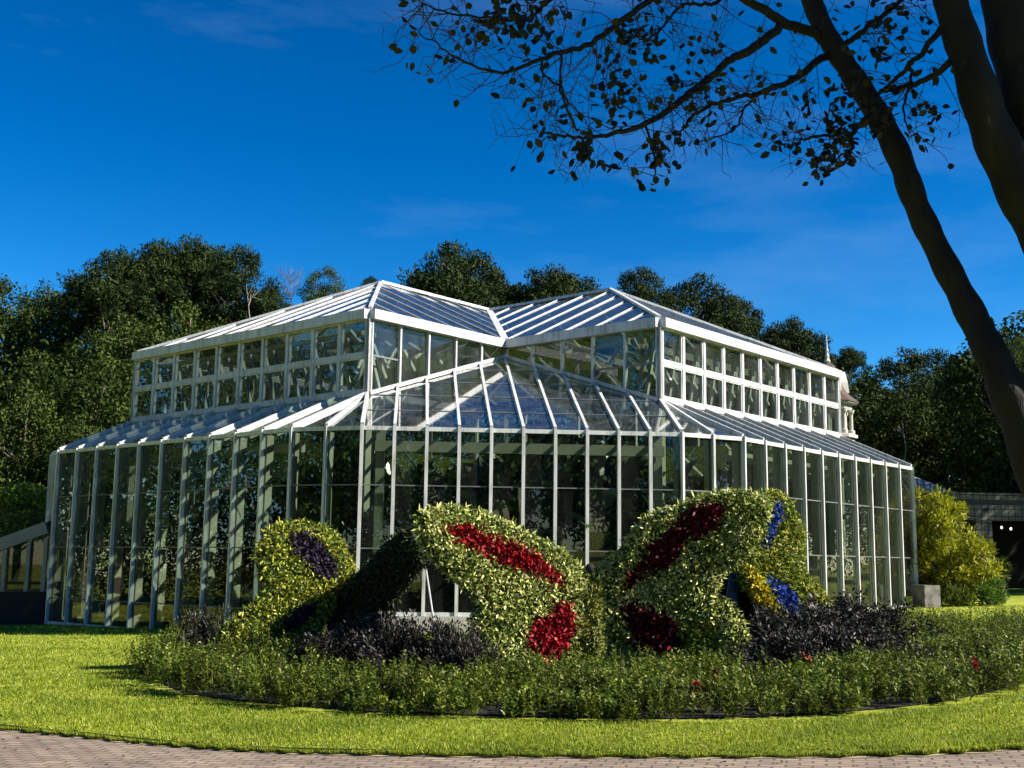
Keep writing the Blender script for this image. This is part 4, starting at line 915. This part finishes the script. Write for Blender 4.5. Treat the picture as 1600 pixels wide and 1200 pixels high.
# ------------------------------------------------------------------ floral butterflies
def wing_frame(px_pt, Y, ang):
    """plane through the sight line px_pt at distance Y whose face is turned by ang (radians, + = to the right)"""
    o = at_y(*px_pt, Y); n = np.array([math.sin(ang), -math.cos(ang), 0.0]); n = unit(n); e1 = np.array([math.cos(ang), math.sin(ang), 0]); return o, n, e1
def to_plane(px, fr):
    o, n, e1 = fr; out = []
    for x, y in px:
        d = ray(x, y); t = ((o - CAMLOC) @ n) / (d @ n); p = CAMLOC + d * t - o; out.append((p @ e1, p[2]))
    return np.array(out)
def wing(parent, fr, outline, base_mat, patches, dens=2500, T=.16, L=.064, Wd=.034, back=.6, name="wing"):
    pl = to_plane(outline, fr); o, n, e1 = fr; e2 = np.array([0, 0, 1.0])
    pts = [(to_plane(p, fr), mt) for p, mt, _ in patches]
    lo, hi = pl.min(0), pl.max(0); A = np.prod(hi - lo); N0 = int(A * dens)
    def scatter(N0, side):
        q = rng.uniform(lo, hi, (N0, 2)); q = q[inpoly(q, pl)]; d, near = polydist(q, pl)
        b = T * np.sqrt(np.clip(d / .22, 0, 1)) * side + .018 * np.sin(q[:, 0] * 7 + q[:, 1] * 5) * np.cos(q[:, 1] * 8)
        edge = np.clip(1 - d / .18, 0, 1)[:, None]
        outd = unit(near - q); out3 = outd[:, :1] * e1 + outd[:, 1:] * e2
        P = o + q[:, :1] * e1 + q[:, 1:] * e2 + n * (b + rng.normal(0, .022, len(q)))[:, None]
        nn = unit(n * side + out3 * edge * 1.2 + rng.normal(0, .6, (len(q), 3)))
        return q, P, nn
    q, P, nn = scatter(N0, 1); qb, Pb, nb_ = scatter(int(N0 * back), -1)
    owner = np.full(len(q), -1)
    jq = q + rng.normal(0, .03, q.shape)
    for i, (pp_, mt) in enumerate(pts): owner[inpoly(jq, pp_)] = i
    def mk(P, nn, L, Wd):
        k = len(P); D = unit(np.cross(nn, rdir(k)) + nn * rng.uniform(.3, 1.3, (k, 1)) + [0, 0, -.1]); Z_ = unit(nn + rng.normal(0, .3, nn.shape))
        return leaves(P, D, Z_, L * np.clip(rng.lognormal(-.05, .42, k), .4, 2.4), Wd * rng.uniform(.6, 1.25, k))
    V = np.concatenate([mk(P[owner < 0], nn[owner < 0], L, Wd), mk(Pb, nb_, L, Wd)])
    wo = link(name, quadmesh(name, V, 6), base_mat, parent)
    for i, (pp_, mt) in enumerate(pts):
        s = owner == i
        if s.any():
            q2 = np.repeat(P[s], 2, 0) + rng.normal(0, .015, (2 * s.sum(), 3))
            fo = link(patches[i][2], quadmesh("patch", mk(q2, np.repeat(nn[s], 2, 0), .05, .042), 6), mt, wo)
            fo["label"] = {"red_flowers": "band of red flowers", "purple_flowers": "dark purple patch", "blue_flowers": "blue flower patch", "yellow_flowers": "yellow flower patch"}[patches[i][2]]
    core = MB(); r = []
    cpl = pl.mean(0); shr = []
    d_in = .05
    for (a, b) in pl:
        v = np.array([a, b]) - cpl; shr.append(cpl + v * (1 - d_in / (np.linalg.norm(v) + 1e-6)))
    fr_ = [o + a * e1 + b * e2 + n * .05 for a, b in shr]; bk = [p - n * .10 for p in fr_]; k = len(fr_)
    core.add(fr_ + bk, [tuple(range(k)), tuple(range(2 * k - 1, k - 1, -1))] + [(i, i + k, (i + 1) % k + k, (i + 1) % k) for i in range(k)])
    core.build("wing_core", M["moss"], wo)
    return wo
cb0 = ground(930, 1035); CBY = -16.6
def rootat(name, px, Y, label):
    p = at_y(px, 900, Y); return tag(empty(name, (p[0], Y, terr(p[0], Y))), label, "topiary", "floral butterfly sculptures")
cbf = rootat("floral_butterfly", 930, CBY, "largest floral butterfly in the middle with cream leafed wings and red bands")
L_out = [(652, 803), (677, 793), (709, 788), (750, 798), (794, 816), (833, 837), (860, 847), (881, 862), (899, 880), (918, 897), (938, 915), (950, 960), (954, 1010), (945, 1075), (800, 1078), (752, 1050), (733, 1005), (730, 972), (747, 949), (735, 928), (715, 911), (692, 893), (671, 870), (657, 847), (648, 823)]
R1 = [(689, 826), (703, 817), (727, 820), (756, 835), (779, 841), (808, 852), (839, 868), (853, 883), (872, 904), (872, 916), (854, 904), (821, 893), (791, 884), (765, 876), (735, 858), (706, 844)]
R2 = [(860, 943), (878, 940), (890, 958), (890, 985), (881, 1009), (866, 1030), (839, 1030), (821, 1012), (816, 991), (830, 967), (854, 961)]
wing(cbf, wing_frame((935, 960), CBY + .1, math.radians(20)), L_out, M["cream_leaf"], [(R1, M["red_flower"], "red_flowers"), (R2, M["red_flower"], "red_flowers"), ([(915, 935), (930, 945), (934, 1030), (905, 1035), (905, 980)], M["gold_flower"], "yellow_flowers")], T=.13)
Rt_out = [(912, 905), (944, 877), (968, 859), (986, 832), (1004, 811), (1040, 793), (1070, 784), (1100, 772), (1130, 767), (1169, 766), (1193, 772), (1204, 787), (1202, 805), (1191, 829), (1184, 850), (1166, 871), (1141, 888), (1124, 910), (1120, 928), (1136, 937), (1154, 955), (1166, 979), (1170, 1003), (1166, 1040), (1150, 1085), (940, 1080), (916, 1020), (908, 950)]
R3 = [(1133, 787), (1130, 805), (1118, 826), (1100, 840), (1079, 841), (1064, 862), (1049, 883), (1031, 892), (1012, 892), (1007, 904), (980, 919), (974, 912), (992, 892), (1007, 868), (1022, 844), (1052, 823), (1064, 808), (1088, 793), (1115, 787)]
R4 = [(968, 946), (992, 940), (1016, 952), (1040, 958), (1055, 973), (1067, 1006), (1049, 1018), (1028, 1030), (1010, 1030), (992, 1003), (980, 976)]
wing(cbf, wing_frame((925, 960), CBY + .1, math.radians(-15)), Rt_out, M["cream_leaf"], [(R3, M["shaded_red"], "red_flowers"), (R4, M["shaded_red"], "red_flowers"), ([(1065, 975), (1085, 960), (1120, 985), (1125, 1060), (1060, 1065)], M["yellow_leaf"], "yellow_flowers")], T=.13)
bq = [at_y(930, 1075, CBY - .12), at_y(930, 985, CBY - .1), at_y(926, 912, CBY)]
MB().tube(bq, [.08, .09, .05], 12).build("body", M["moss"], cbf, True)
hq = at_y(922, 888, CBY - .08); MB().lathe(tuple(hq), [(.005, -.08), (.05, -.06), (.075, 0), (.055, .055), (.01, .08)], 14).build("head", M["black"], cbf, True)
kk = 3400; q = rng.random(kk); P = np.array(bq[0])[None] * (1 - q[:, None]) + np.array(bq[2])[None] * q[:, None]; dd = rdir(kk); P = P + dd * .15
link("body_leaves", quadmesh("body_leaves", leaves(P, unit(dd + [0, 0, .3]), unit(rdir(kk) + dd), .065, .034), 6), M["cream_leaf"], cbf)
# left butterfly
LBY = -14.6
lbf = rootat("floral_butterfly", 520, LBY, "left floral butterfly with yellow green wing bearing purple black patches and one shaded wing")
wing(lbf, wing_frame((540, 930), LBY, math.radians(32)), [(400, 861), (417, 829), (435, 817), (473, 813), (508, 823), (531, 838), (543, 864), (556, 896), (545, 914), (525, 931), (520, 955), (505, 975), (495, 1010), (480, 1040), (390, 1040), (350, 1010), (357, 978), (379, 957), (399, 937), (414, 919), (405, 893), (398, 870)], M["yellow_leaf"],
     [([(448, 832), (479, 835), (499, 852), (517, 882), (522, 899), (493, 902), (479, 882), (455, 861), (447, 847)], M["purple_leaf"], "purple_flowers"), ([(487, 940), (484, 960), (452, 983), (432, 986), (444, 963), (467, 946)], M["purple_leaf"], "purple_flowers")], T=.12)
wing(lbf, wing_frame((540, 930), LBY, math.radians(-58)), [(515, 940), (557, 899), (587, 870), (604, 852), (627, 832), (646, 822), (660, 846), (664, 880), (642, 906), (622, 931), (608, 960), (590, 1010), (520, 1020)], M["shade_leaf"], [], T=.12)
a, b = at_y(664, 880, LBY + 1.2), at_y(682, 1000, LBY + 1.2); MB().tube([a, b], [.02, .02], 8).build("support_pole", M["white"], lbf)
# right butterfly
RBY = -13.6
rbf = rootat("floral_butterfly", 1220, RBY, "right floral butterfly half hidden, with yellow green wing and blue flower bands")
wing(rbf, wing_frame((1200, 930), RBY, math.radians(24)), [(1150, 890), (1165, 840), (1180, 775), (1200, 764), (1220, 769), (1235, 784), (1247, 814), (1253, 832), (1254, 859), (1254, 887), (1267, 902), (1282, 922), (1294, 937), (1285, 960), (1260, 1000), (1215, 1000), (1200, 964), (1175, 934), (1155, 905)], M["yellow_leaf"],
     [([(1200, 787), (1212, 782), (1213, 805), (1201, 832), (1195, 852), (1180, 858), (1190, 829)], M["blue_flower"], "blue_flowers"), ([(1188, 900), (1205, 906), (1228, 922), (1243, 946), (1240, 968), (1220, 970), (1211, 940), (1196, 916)], M["blue_flower"], "blue_flowers"),
      ([(1156, 886), (1169, 890), (1190, 920), (1214, 955), (1214, 970), (1202, 966), (1175, 936)], M["gold_flower"], "yellow_flowers")], T=.12)
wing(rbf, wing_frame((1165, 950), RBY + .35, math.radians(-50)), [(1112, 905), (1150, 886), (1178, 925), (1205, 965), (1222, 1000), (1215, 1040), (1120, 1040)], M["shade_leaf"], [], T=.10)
bq = [at_y(1140, 1010, RBY), at_y(1143, 950, RBY), at_y(1146, 893, RBY)]
MB().tube(bq, [.12, .13, .06], 10).build("body", M["darkmetal"], rbf, True)

# ------------------------------------------------------------------ bed planting
def shrub_mesh(seed, n=6000, L=.075, Wd=.028):
    r = np.random.default_rng(seed); ns = 46; a = r.uniform(0, 2 * math.pi, ns); el = r.uniform(.35, 1.5, ns)
    D0 = np.stack([np.cos(a) * np.cos(el), np.sin(a) * np.cos(el), np.sin(el)], 1); ln = r.uniform(.6, 1.05, ns) * (.75 + .25 * np.sin(el))
    idx = r.integers(0, ns, n); t = r.random(n) ** .6; P = D0[idx] * (ln[idx] * t)[:, None] + r.normal(0, .06, (n, 3)); P[:, 2] = np.maximum(P[:, 2], .01)
    D = unit(D0[idx] * .8 + r.normal(size=(n, 3)) * .7 + [0, 0, .3]); mb = MB()
    for k in range(ns): mb.tube([(0, 0, 0), D0[k] * ln[k] * .95], [.01, .004], 4)
    cm = quadmesh("shrub", leaves(P, D, unit(r.normal(size=(n, 3)) + [0, 0, 1]), L * r.uniform(.6, 1.3, n), Wd), 6); tm = bpy.data.meshes.new("shrub_stems"); tm.from_pydata(mb.v, [], mb.f); tm.update()
    cm.materials.append(M["darkshrub"]); tm.materials.append(M["twig"]); return cm, tm
shr = [shrub_mesh(i) for i in range(3)]
for i, (x, y, Y, s, lab) in enumerate([(322, 962, -15.5, .62, "small dark shrub left of the left butterfly"), (500, 995, -17.2, .62, "dark shrub under the left butterfly's lit wing"), (560, 968, -16.8, .8, "dark shrub under the left butterfly's shaded wing"), (625, 972, -17.6, .78, "dark shrub left of the thin support pole"),
        (700, 978, -17.9, .7, "dark shrub right of the thin support pole"), (745, 1000, -18.3, .5, "low dark shrub at the lower left edge of the middle butterfly"), (1195, 958, -16.2, .85, "dark shrub tight against the middle butterfly's right wing"), (1255, 955, -17.2, .9, "dark shrub below the blue patch"),
        (1320, 932, -15.6, 1.05, "tallest dark shrub in front of the right glass wall"), (1385, 950, -15.2, .85, "dark shrub below the far right wall mullions"), (1300, 985, -18.4, .7, "lower dark shrub in front of the tallest one"), (1440, 978, -15.4, .6, "rightmost dark shrub near the right lawn"), (1225, 990, -18.9, .7, "dark shrub at the foot of the middle butterfly's right lower wing"), (1365, 985, -17.3, .85, "dark shrub right of the lower one in front of the tallest"), (1405, 1005, -18.3, .7, "low dark shrub at the right front of the dark group")]):
    p = at_y(x, y, Y); g = terr(p[0], Y); h = max(.35, p[2] - g); o = empty("dark_shrub", (p[0], Y, g), i * 1.3); o.scale = (s * 1.35, s * 1.2, h * 1.12); tag(o, lab, "shrub", "dark leaved shrubs in the bed")
    for nm, me in zip(("foliage", "stem"), shr[i % 3]):
        c = bpy.data.objects.new(nm, me); COL.objects.link(c); c.parent = o
# green bedding: clumps of upright leafy stems over the bed
def bedding(n):
    P = np.stack([rng.uniform(bed_poly[:, 0].min(), bed_poly[:, 0].max(), n), rng.uniform(bed_poly[:, 1].min(), bed_poly[:, 1].max(), n)], 1)
    P = P[inpoly(P, bed_poly)]; d, _ = polydist(P, bed_poly); P, d = P[d > .03], d[d > .03]
    V = []; fl = []
    keep = (P[:, 1] < -18.2) | (P[:, 0] > 4.5) | (P[:, 0] < -4.2) | (rng.random(len(P)) < .15)
    P, d = P[keep], d[keep]
    lump = 1 + .38 * np.sin(P[:, 0] * 2.7 + 1.3 * np.sin(P[:, 1] * 1.9)) * np.sin(P[:, 1] * 3.1 + .7) + .16 * np.sin(P[:, 0] * 7.1 + P[:, 1] * 5.3)
    for (x, y), dd_, lm in zip(P, d, lump):
        g = terr(x, y); ns = rng.integers(4, 8); hh = (.25 + .09 * min(1, dd_ / .6) * (1 if y < -20 else .3) + .20 * min(1, max(0, (-3.4 - x) / 1.6)) + .13 * min(1, max(0, (x - 4) / 1.5))) * rng.uniform(.65, 1.3) * lm
        for _ in range(ns):
            lean = rng.normal(0, .16, 2); bx, by = x + rng.normal(0, .08), y + rng.normal(0, .08); h = hh * rng.uniform(.7, 1.1); k = 21
            t = (np.arange(k) + rng.random(k)) / k; t = .16 + .84 * t
            p = np.stack([bx + lean[0] * h * t, by + lean[1] * h * t, g + h * t], 1); a = rng.uniform(0, 6.28, k)
            D = np.stack([np.cos(a), np.sin(a), rng.uniform(.2, 1.0, k)], 1)
            V.append(leaves(p, D, np.stack([rng.normal(0, .3, k), rng.normal(0, .3, k), np.ones(k)], 1), rng.uniform(.045, .09, k) * (1.15 - .4 * t), .024))
            V.append(leaves(np.array([[bx, by, g]]), np.array([[lean[0], lean[1], 1.0]]), rdir(1), h, .009))
    return np.concatenate(V)
tag(link("bedding_plants", quadmesh("bedding", bedding(5200), 6), M["bedding"]), "band of leafy green bedding plants round the floral butterflies", "plants", kind="stuff")
# red salvia spikes
for i, (x, y, Y, lab) in enumerate([(1256, 1022, -19.6, "red flowering spike nearest the middle of the right half of the bed"), (1116, 1050, -20.9, "red flowering spike below the middle butterfly's right wing"), (1094, 1078, -21.9, "lowest red flowering spike at the bed's front edge"), (1526, 1066, -19.8, "red flowering spike at the right end of the bed")]):
    p = at_y(x, y, Y); g = terr(p[0], Y); h = max(.3, p[2] - g); o = tag(empty("red_salvia", (p[0], Y, g)), lab, "flower", "red salvias in the bed")
    st = MB(); fl = []
    for j in range(3):
        tpx = np.array([rng.normal(0, .04), rng.normal(0, .04), h * rng.uniform(.85, 1.05)]); st.tube([(0, 0, 0), tpx * .5 + [0.01, 0, 0], tpx], [.006, .005, .003], 5); kq = 46
        t = rng.uniform(.62, 1.0, kq); P = tpx[None] * t[:, None]; fl.append(leaves(P, unit(rdir(kq) + [0, 0, .5]), rdir(kq), .05, .028))
    st.build("stem", M["stem"]).parent = o
    link("flower_spike", quadmesh("spike", np.concatenate(fl), 6), M["red_flower"]).parent = o

# ------------------------------------------------------------------ big foreground tree at right
TD = 5.6
def tpt(x, y, dd=0.0): return at_y(x, y, CAMLOC[1] + TD + dd)
fb = tpt(1760, 1200); fb[2] = terr(fb[0], fb[1])
ft = tag(empty("foreground_tree", (fb[0], fb[1], terr(fb[0], fb[1]) - .06)), "dark smooth barked tree with leaning limbs and sparse leaves close by at the right", "tree")
pxm = TD / F
def spline(pts, n=6):
    return dense(np.array(pts, float), n)
def limb(name, pl, rad, seg=14, mat="bark"):
    """pl: (x_px, y_px, depth offset); rad in pixels"""
    P = spline([tpt(*p) for p in pl]); R = np.interp(np.linspace(0, len(rad) - 1, len(P)), range(len(rad)), rad) * pxm
    R = R * (1 + .05 * np.sin(np.arange(len(R)) * 1.3) + rng.normal(0, .015, len(R)))
    return MB().tube(P, R, seg).build(name, M[mat], ft, True)
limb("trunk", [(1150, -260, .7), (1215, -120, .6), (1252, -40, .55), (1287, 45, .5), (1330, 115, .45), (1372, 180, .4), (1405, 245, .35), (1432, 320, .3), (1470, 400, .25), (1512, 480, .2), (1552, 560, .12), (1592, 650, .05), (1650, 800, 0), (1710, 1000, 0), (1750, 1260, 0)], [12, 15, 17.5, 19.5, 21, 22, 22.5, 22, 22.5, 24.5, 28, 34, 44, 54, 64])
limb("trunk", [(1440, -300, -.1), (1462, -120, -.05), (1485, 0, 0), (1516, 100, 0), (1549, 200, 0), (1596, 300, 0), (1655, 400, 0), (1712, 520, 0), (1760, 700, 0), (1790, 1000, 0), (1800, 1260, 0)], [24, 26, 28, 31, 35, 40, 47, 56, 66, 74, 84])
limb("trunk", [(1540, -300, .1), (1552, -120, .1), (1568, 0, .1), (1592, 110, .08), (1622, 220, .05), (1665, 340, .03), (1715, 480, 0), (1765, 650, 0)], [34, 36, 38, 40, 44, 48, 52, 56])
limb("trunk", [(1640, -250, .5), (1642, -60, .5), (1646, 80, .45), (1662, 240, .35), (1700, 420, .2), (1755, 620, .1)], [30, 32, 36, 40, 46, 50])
BR = [
 [(1292, 62, .5, 11), (1262, 48, .45, 9.5), (1226, 36, .4, 9), (1190, 14, .35, 8), (1150, -10, .3, 7), (1100, -50, .2, 5)],
 [(1222, 40, .4, 8), (1195, 62, .35, 8.5), (1165, 82, .3, 8), (1135, 98, .3, 7), (1105, 125, .25, 6.5), (1060, 160, .2, 6), (1010, 193, .1, 5), (965, 208, .05, 4), (920, 214, 0, 3), (880, 213, -.1, 2.2), (850, 205, -.1, 1.4)],
 [(1100, -40, .2, 6), (1050, -20, .1, 5.5), (1014, 2, 0, 5.5), (970, 34, -.1, 5), (922, 68, -.15, 4.6), (876, 82, -.2, 4), (823, 102, -.25, 3.2), (782, 112, -.3, 2.6), (726, 98, -.35, 1.9), (690, 74, -.4, 1.4), (655, 52, -.4, 1)],
 [(1300, 82, .5, 8), (1270, 100, .4, 7), (1247, 122, .35, 6), (1184, 145, .25, 4.6), (1144, 155, .2, 3.6), (1105, 168, .15, 3), (1075, 190, .1, 2.2), (1060, 215, .1, 1.5)],
 [(1490, 25, 0, 7), (1469, 46, .05, 6), (1440, 84, .1, 5), (1412, 112, .15, 4), (1384, 136, .25, 3.4)],
 [(1508, 78, 0, 8), (1482, 98, .05, 6.5), (1444, 126, .12, 5), (1415, 134, .2, 4.5), (1390, 139, .3, 5)],
 [(1425, 108, .15, 3), (1420, 140, .15, 2.6), (1412, 172, .15, 2), (1420, 205, .1, 1.2)],
 [(1368, 172, .4, 6), (1345, 192, .35, 5), (1331, 208, .3, 4.2), (1330, 235, .25, 3.4), (1315, 258, .2, 2.6), (1290, 270, .15, 1.6)],
 [(1332, 206, .3, 3.2), (1300, 212, .25, 2.8), (1262, 216, .2, 2.2), (1240, 226, .15, 1.6), (1215, 228, .1, 1.2)],
 [(1322, 68, .5, 6), (1350, 46, .45, 5), (1381, 24, .4, 4.4), (1412, -2, .4, 3.6), (1440, -40, .4, 2.6)],
 [(1150, -12, .3, 4), (1110, 6, .25, 3.4), (1070, 6, .2, 2.8), (1045, 30, .15, 2.4), (1026, 52, .1, 2.2), (1004, 62, .1, 1.8), (980, 50, .1, 1.2)],
 [(900, -30, -.1, 3), (860, 0, -.15, 2.8), (820, 30, -.2, 2.4), (760, 28, -.25, 2), (692, 18, -.3, 1.6), (650, -4, -.3, 1.2)],
 [(878, 82, -.2, 2.2), (876, 130, -.2, 2), (888, 180, -.2, 1.8), (905, 206, -.1, 1.4)],
 [(846, 95, -.2, 2), (850, 120, -.2, 1.8), (876, 136, -.2, 1.8), (888, 165, -.2, 1.4)],
 [(1008, 195, .1, 2.4), (1020, 230, .1, 2), (1024, 262, .1, 1.6), (1020, 280, .1, 1)],
 [(1184, 145, .25, 2.4), (1160, 175, .2, 2), (1150, 200, .2, 1.6), (1110, 218, .15, 1.2), (1085, 222, .1, 1)],
]
branch_pts = []; brm = []
for bl in BR:
    P3 = spline([tpt(*p[:3]) for p in bl], 5); R = np.interp(np.linspace(0, len(bl) - 1, len(P3)), range(len(bl)), [p[3] for p in bl]) * pxm
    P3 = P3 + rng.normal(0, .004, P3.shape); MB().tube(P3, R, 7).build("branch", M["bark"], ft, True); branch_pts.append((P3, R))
tw_mb = MB(); LP, LD = [], []
fd = _fw
dens_c = [tpt(x, y, dd) for x, y, dd in [(1390, 40, .4), (1420, 60, .3), (1350, 30, .4), (1300, 150, .4), (1310, 200, .3), (1270, 225, .2), (1290, 260, .2), (1420, 180, .15), (1440, 160, .15), (1330, 240, .25), (800, 15, -.2), (850, 10, -.2), (770, 25, -.25), (1000, 70, .1), (930, 225, 0), (1030, 270, .1), (1100, 120, .2), (960, 165, .1)]]
def twig(p, D, L, r, lev):
    n = max(3, int(L / .05)); pts = [p]; d = D / np.linalg.norm(D)
    for i in range(n):
        d = d + rng.normal(0, .16, 3) + np.array([0, 0, -.02]); d /= np.linalg.norm(d); pts.append(pts[-1] + d * L / n)
    v = pts[-1] - CAMLOC; z_ = v @ _fw; yy = 600 - (v @ UP) / z_ * F; xx = 800 + (v @ RT) / z_ * F
    if yy > (292 - max(0, 900 - xx) * .28 if xx < 1120 else 282): return
    tw_mb.tube(pts, np.linspace(r, r * .45, len(pts)), 4 if lev else 5)
    if lev < 2:
        for i in range(1, len(pts)):
            if rng.random() < (.72 if lev == 0 else .40):
                s = rng.normal(size=3); s -= d * (s @ d); s -= fd * (s @ fd) * .5; twig(pts[i], d * .6 + unit(s) * .9, L * rng.uniform(.3, .6), r * .6, lev + 1)
    e = pts[-1]; near = min(np.linalg.norm(e - c) for c in dens_c)
    pr = .62 if near < .13 else .38 if near < .22 else .11
    if rng.random() < pr:
        for _ in range(rng.integers(1, 3 if near < .2 else 2)): LP.append(e + rng.normal(0, .008, 3)); LD.append(d + rng.normal(0, .5, 3))
        if near < .2 and len(pts) > 3 and rng.random() < .6:
            LP.append(pts[-2]); LD.append(rng.normal(0, 1, 3))
for P3, R in branch_pts:
    step = np.linalg.norm(np.diff(P3, axis=0), axis=1)
    for i in range(1, len(P3)):
        ns = rng.poisson(step[i - 1] / .032)
        for _ in range(ns):
            if R[i] > 6.5 * pxm and rng.random() < .6: continue
            d = P3[i] - P3[i - 1]; d /= np.linalg.norm(d); s = rng.normal(size=3); s -= d * (s @ d); s -= fd * (s @ fd) * .55
            twig(P3[i], d * rng.uniform(.2, .9) + unit(s), rng.uniform(.10, .34), .0028, 0)
tw_mb.build("twigs", M["twig"], ft)
for P3, R in branch_pts:            # last leaves on the tips
    for _ in range(3): LP.append(P3[-1] + rng.normal(0, .02, 3)); LD.append(P3[-1] - P3[-2] + rng.normal(0, .01, 3))
LP = np.array(LP); LD = unit(np.array(LD))
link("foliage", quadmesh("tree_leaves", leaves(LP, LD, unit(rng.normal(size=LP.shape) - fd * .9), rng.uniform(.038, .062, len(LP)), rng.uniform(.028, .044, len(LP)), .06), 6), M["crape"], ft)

# unseen sunward side of the crown, added out of frame to shade the limbs
src = [tpt(1252 + 25 * k, -60 + 62 * k, .3) for k in range(10)] + [tpt(1470 + 14 * k, -40 + 50 * k) for k in range(9)] + [tpt(1600 + 10 * k, -40 + 60 * k, .1) for k in range(8)] + [p for P3, R in branch_pts for p in P3[::4]]
src = np.array(src); n = 15000; si = rng.integers(0, len(src), n)
CP = src[si] + sv * rng.uniform(3.4, 5.2, n)[:, None] + rng.normal(0, .22, (n, 3)); keep = CP[:, 2] > 2.2
rel = CP - CAMLOC; dep = rel @ _fw; inx = np.abs(rel @ RT) < dep * 815 / F; iny = np.abs(rel @ UP) < dep * 620 / F
CP = CP[keep & ~((dep > 0) & inx & iny)]
link("crown", quadmesh("shading_crown", leaves(CP, rdir(len(CP)), unit(rdir(len(CP)) + sv), rng.uniform(.06, .1, len(CP)), .055, .06), 6), M["crape"], ft)
for q in CP[:: max(1, len(CP) // 14)]:
    b0 = tpt(1560, 60, .1); MB().tube([b0 + [.3, 0, .2], (b0 + q) / 2 + rng.normal(0, .1, 3) + [.4, 0, 0], q], [.05, .03, .01], 6).build("branch", M["bark"], ft, True)
print("twig faces", len(tw_mb.f), "leaves", len(LP))
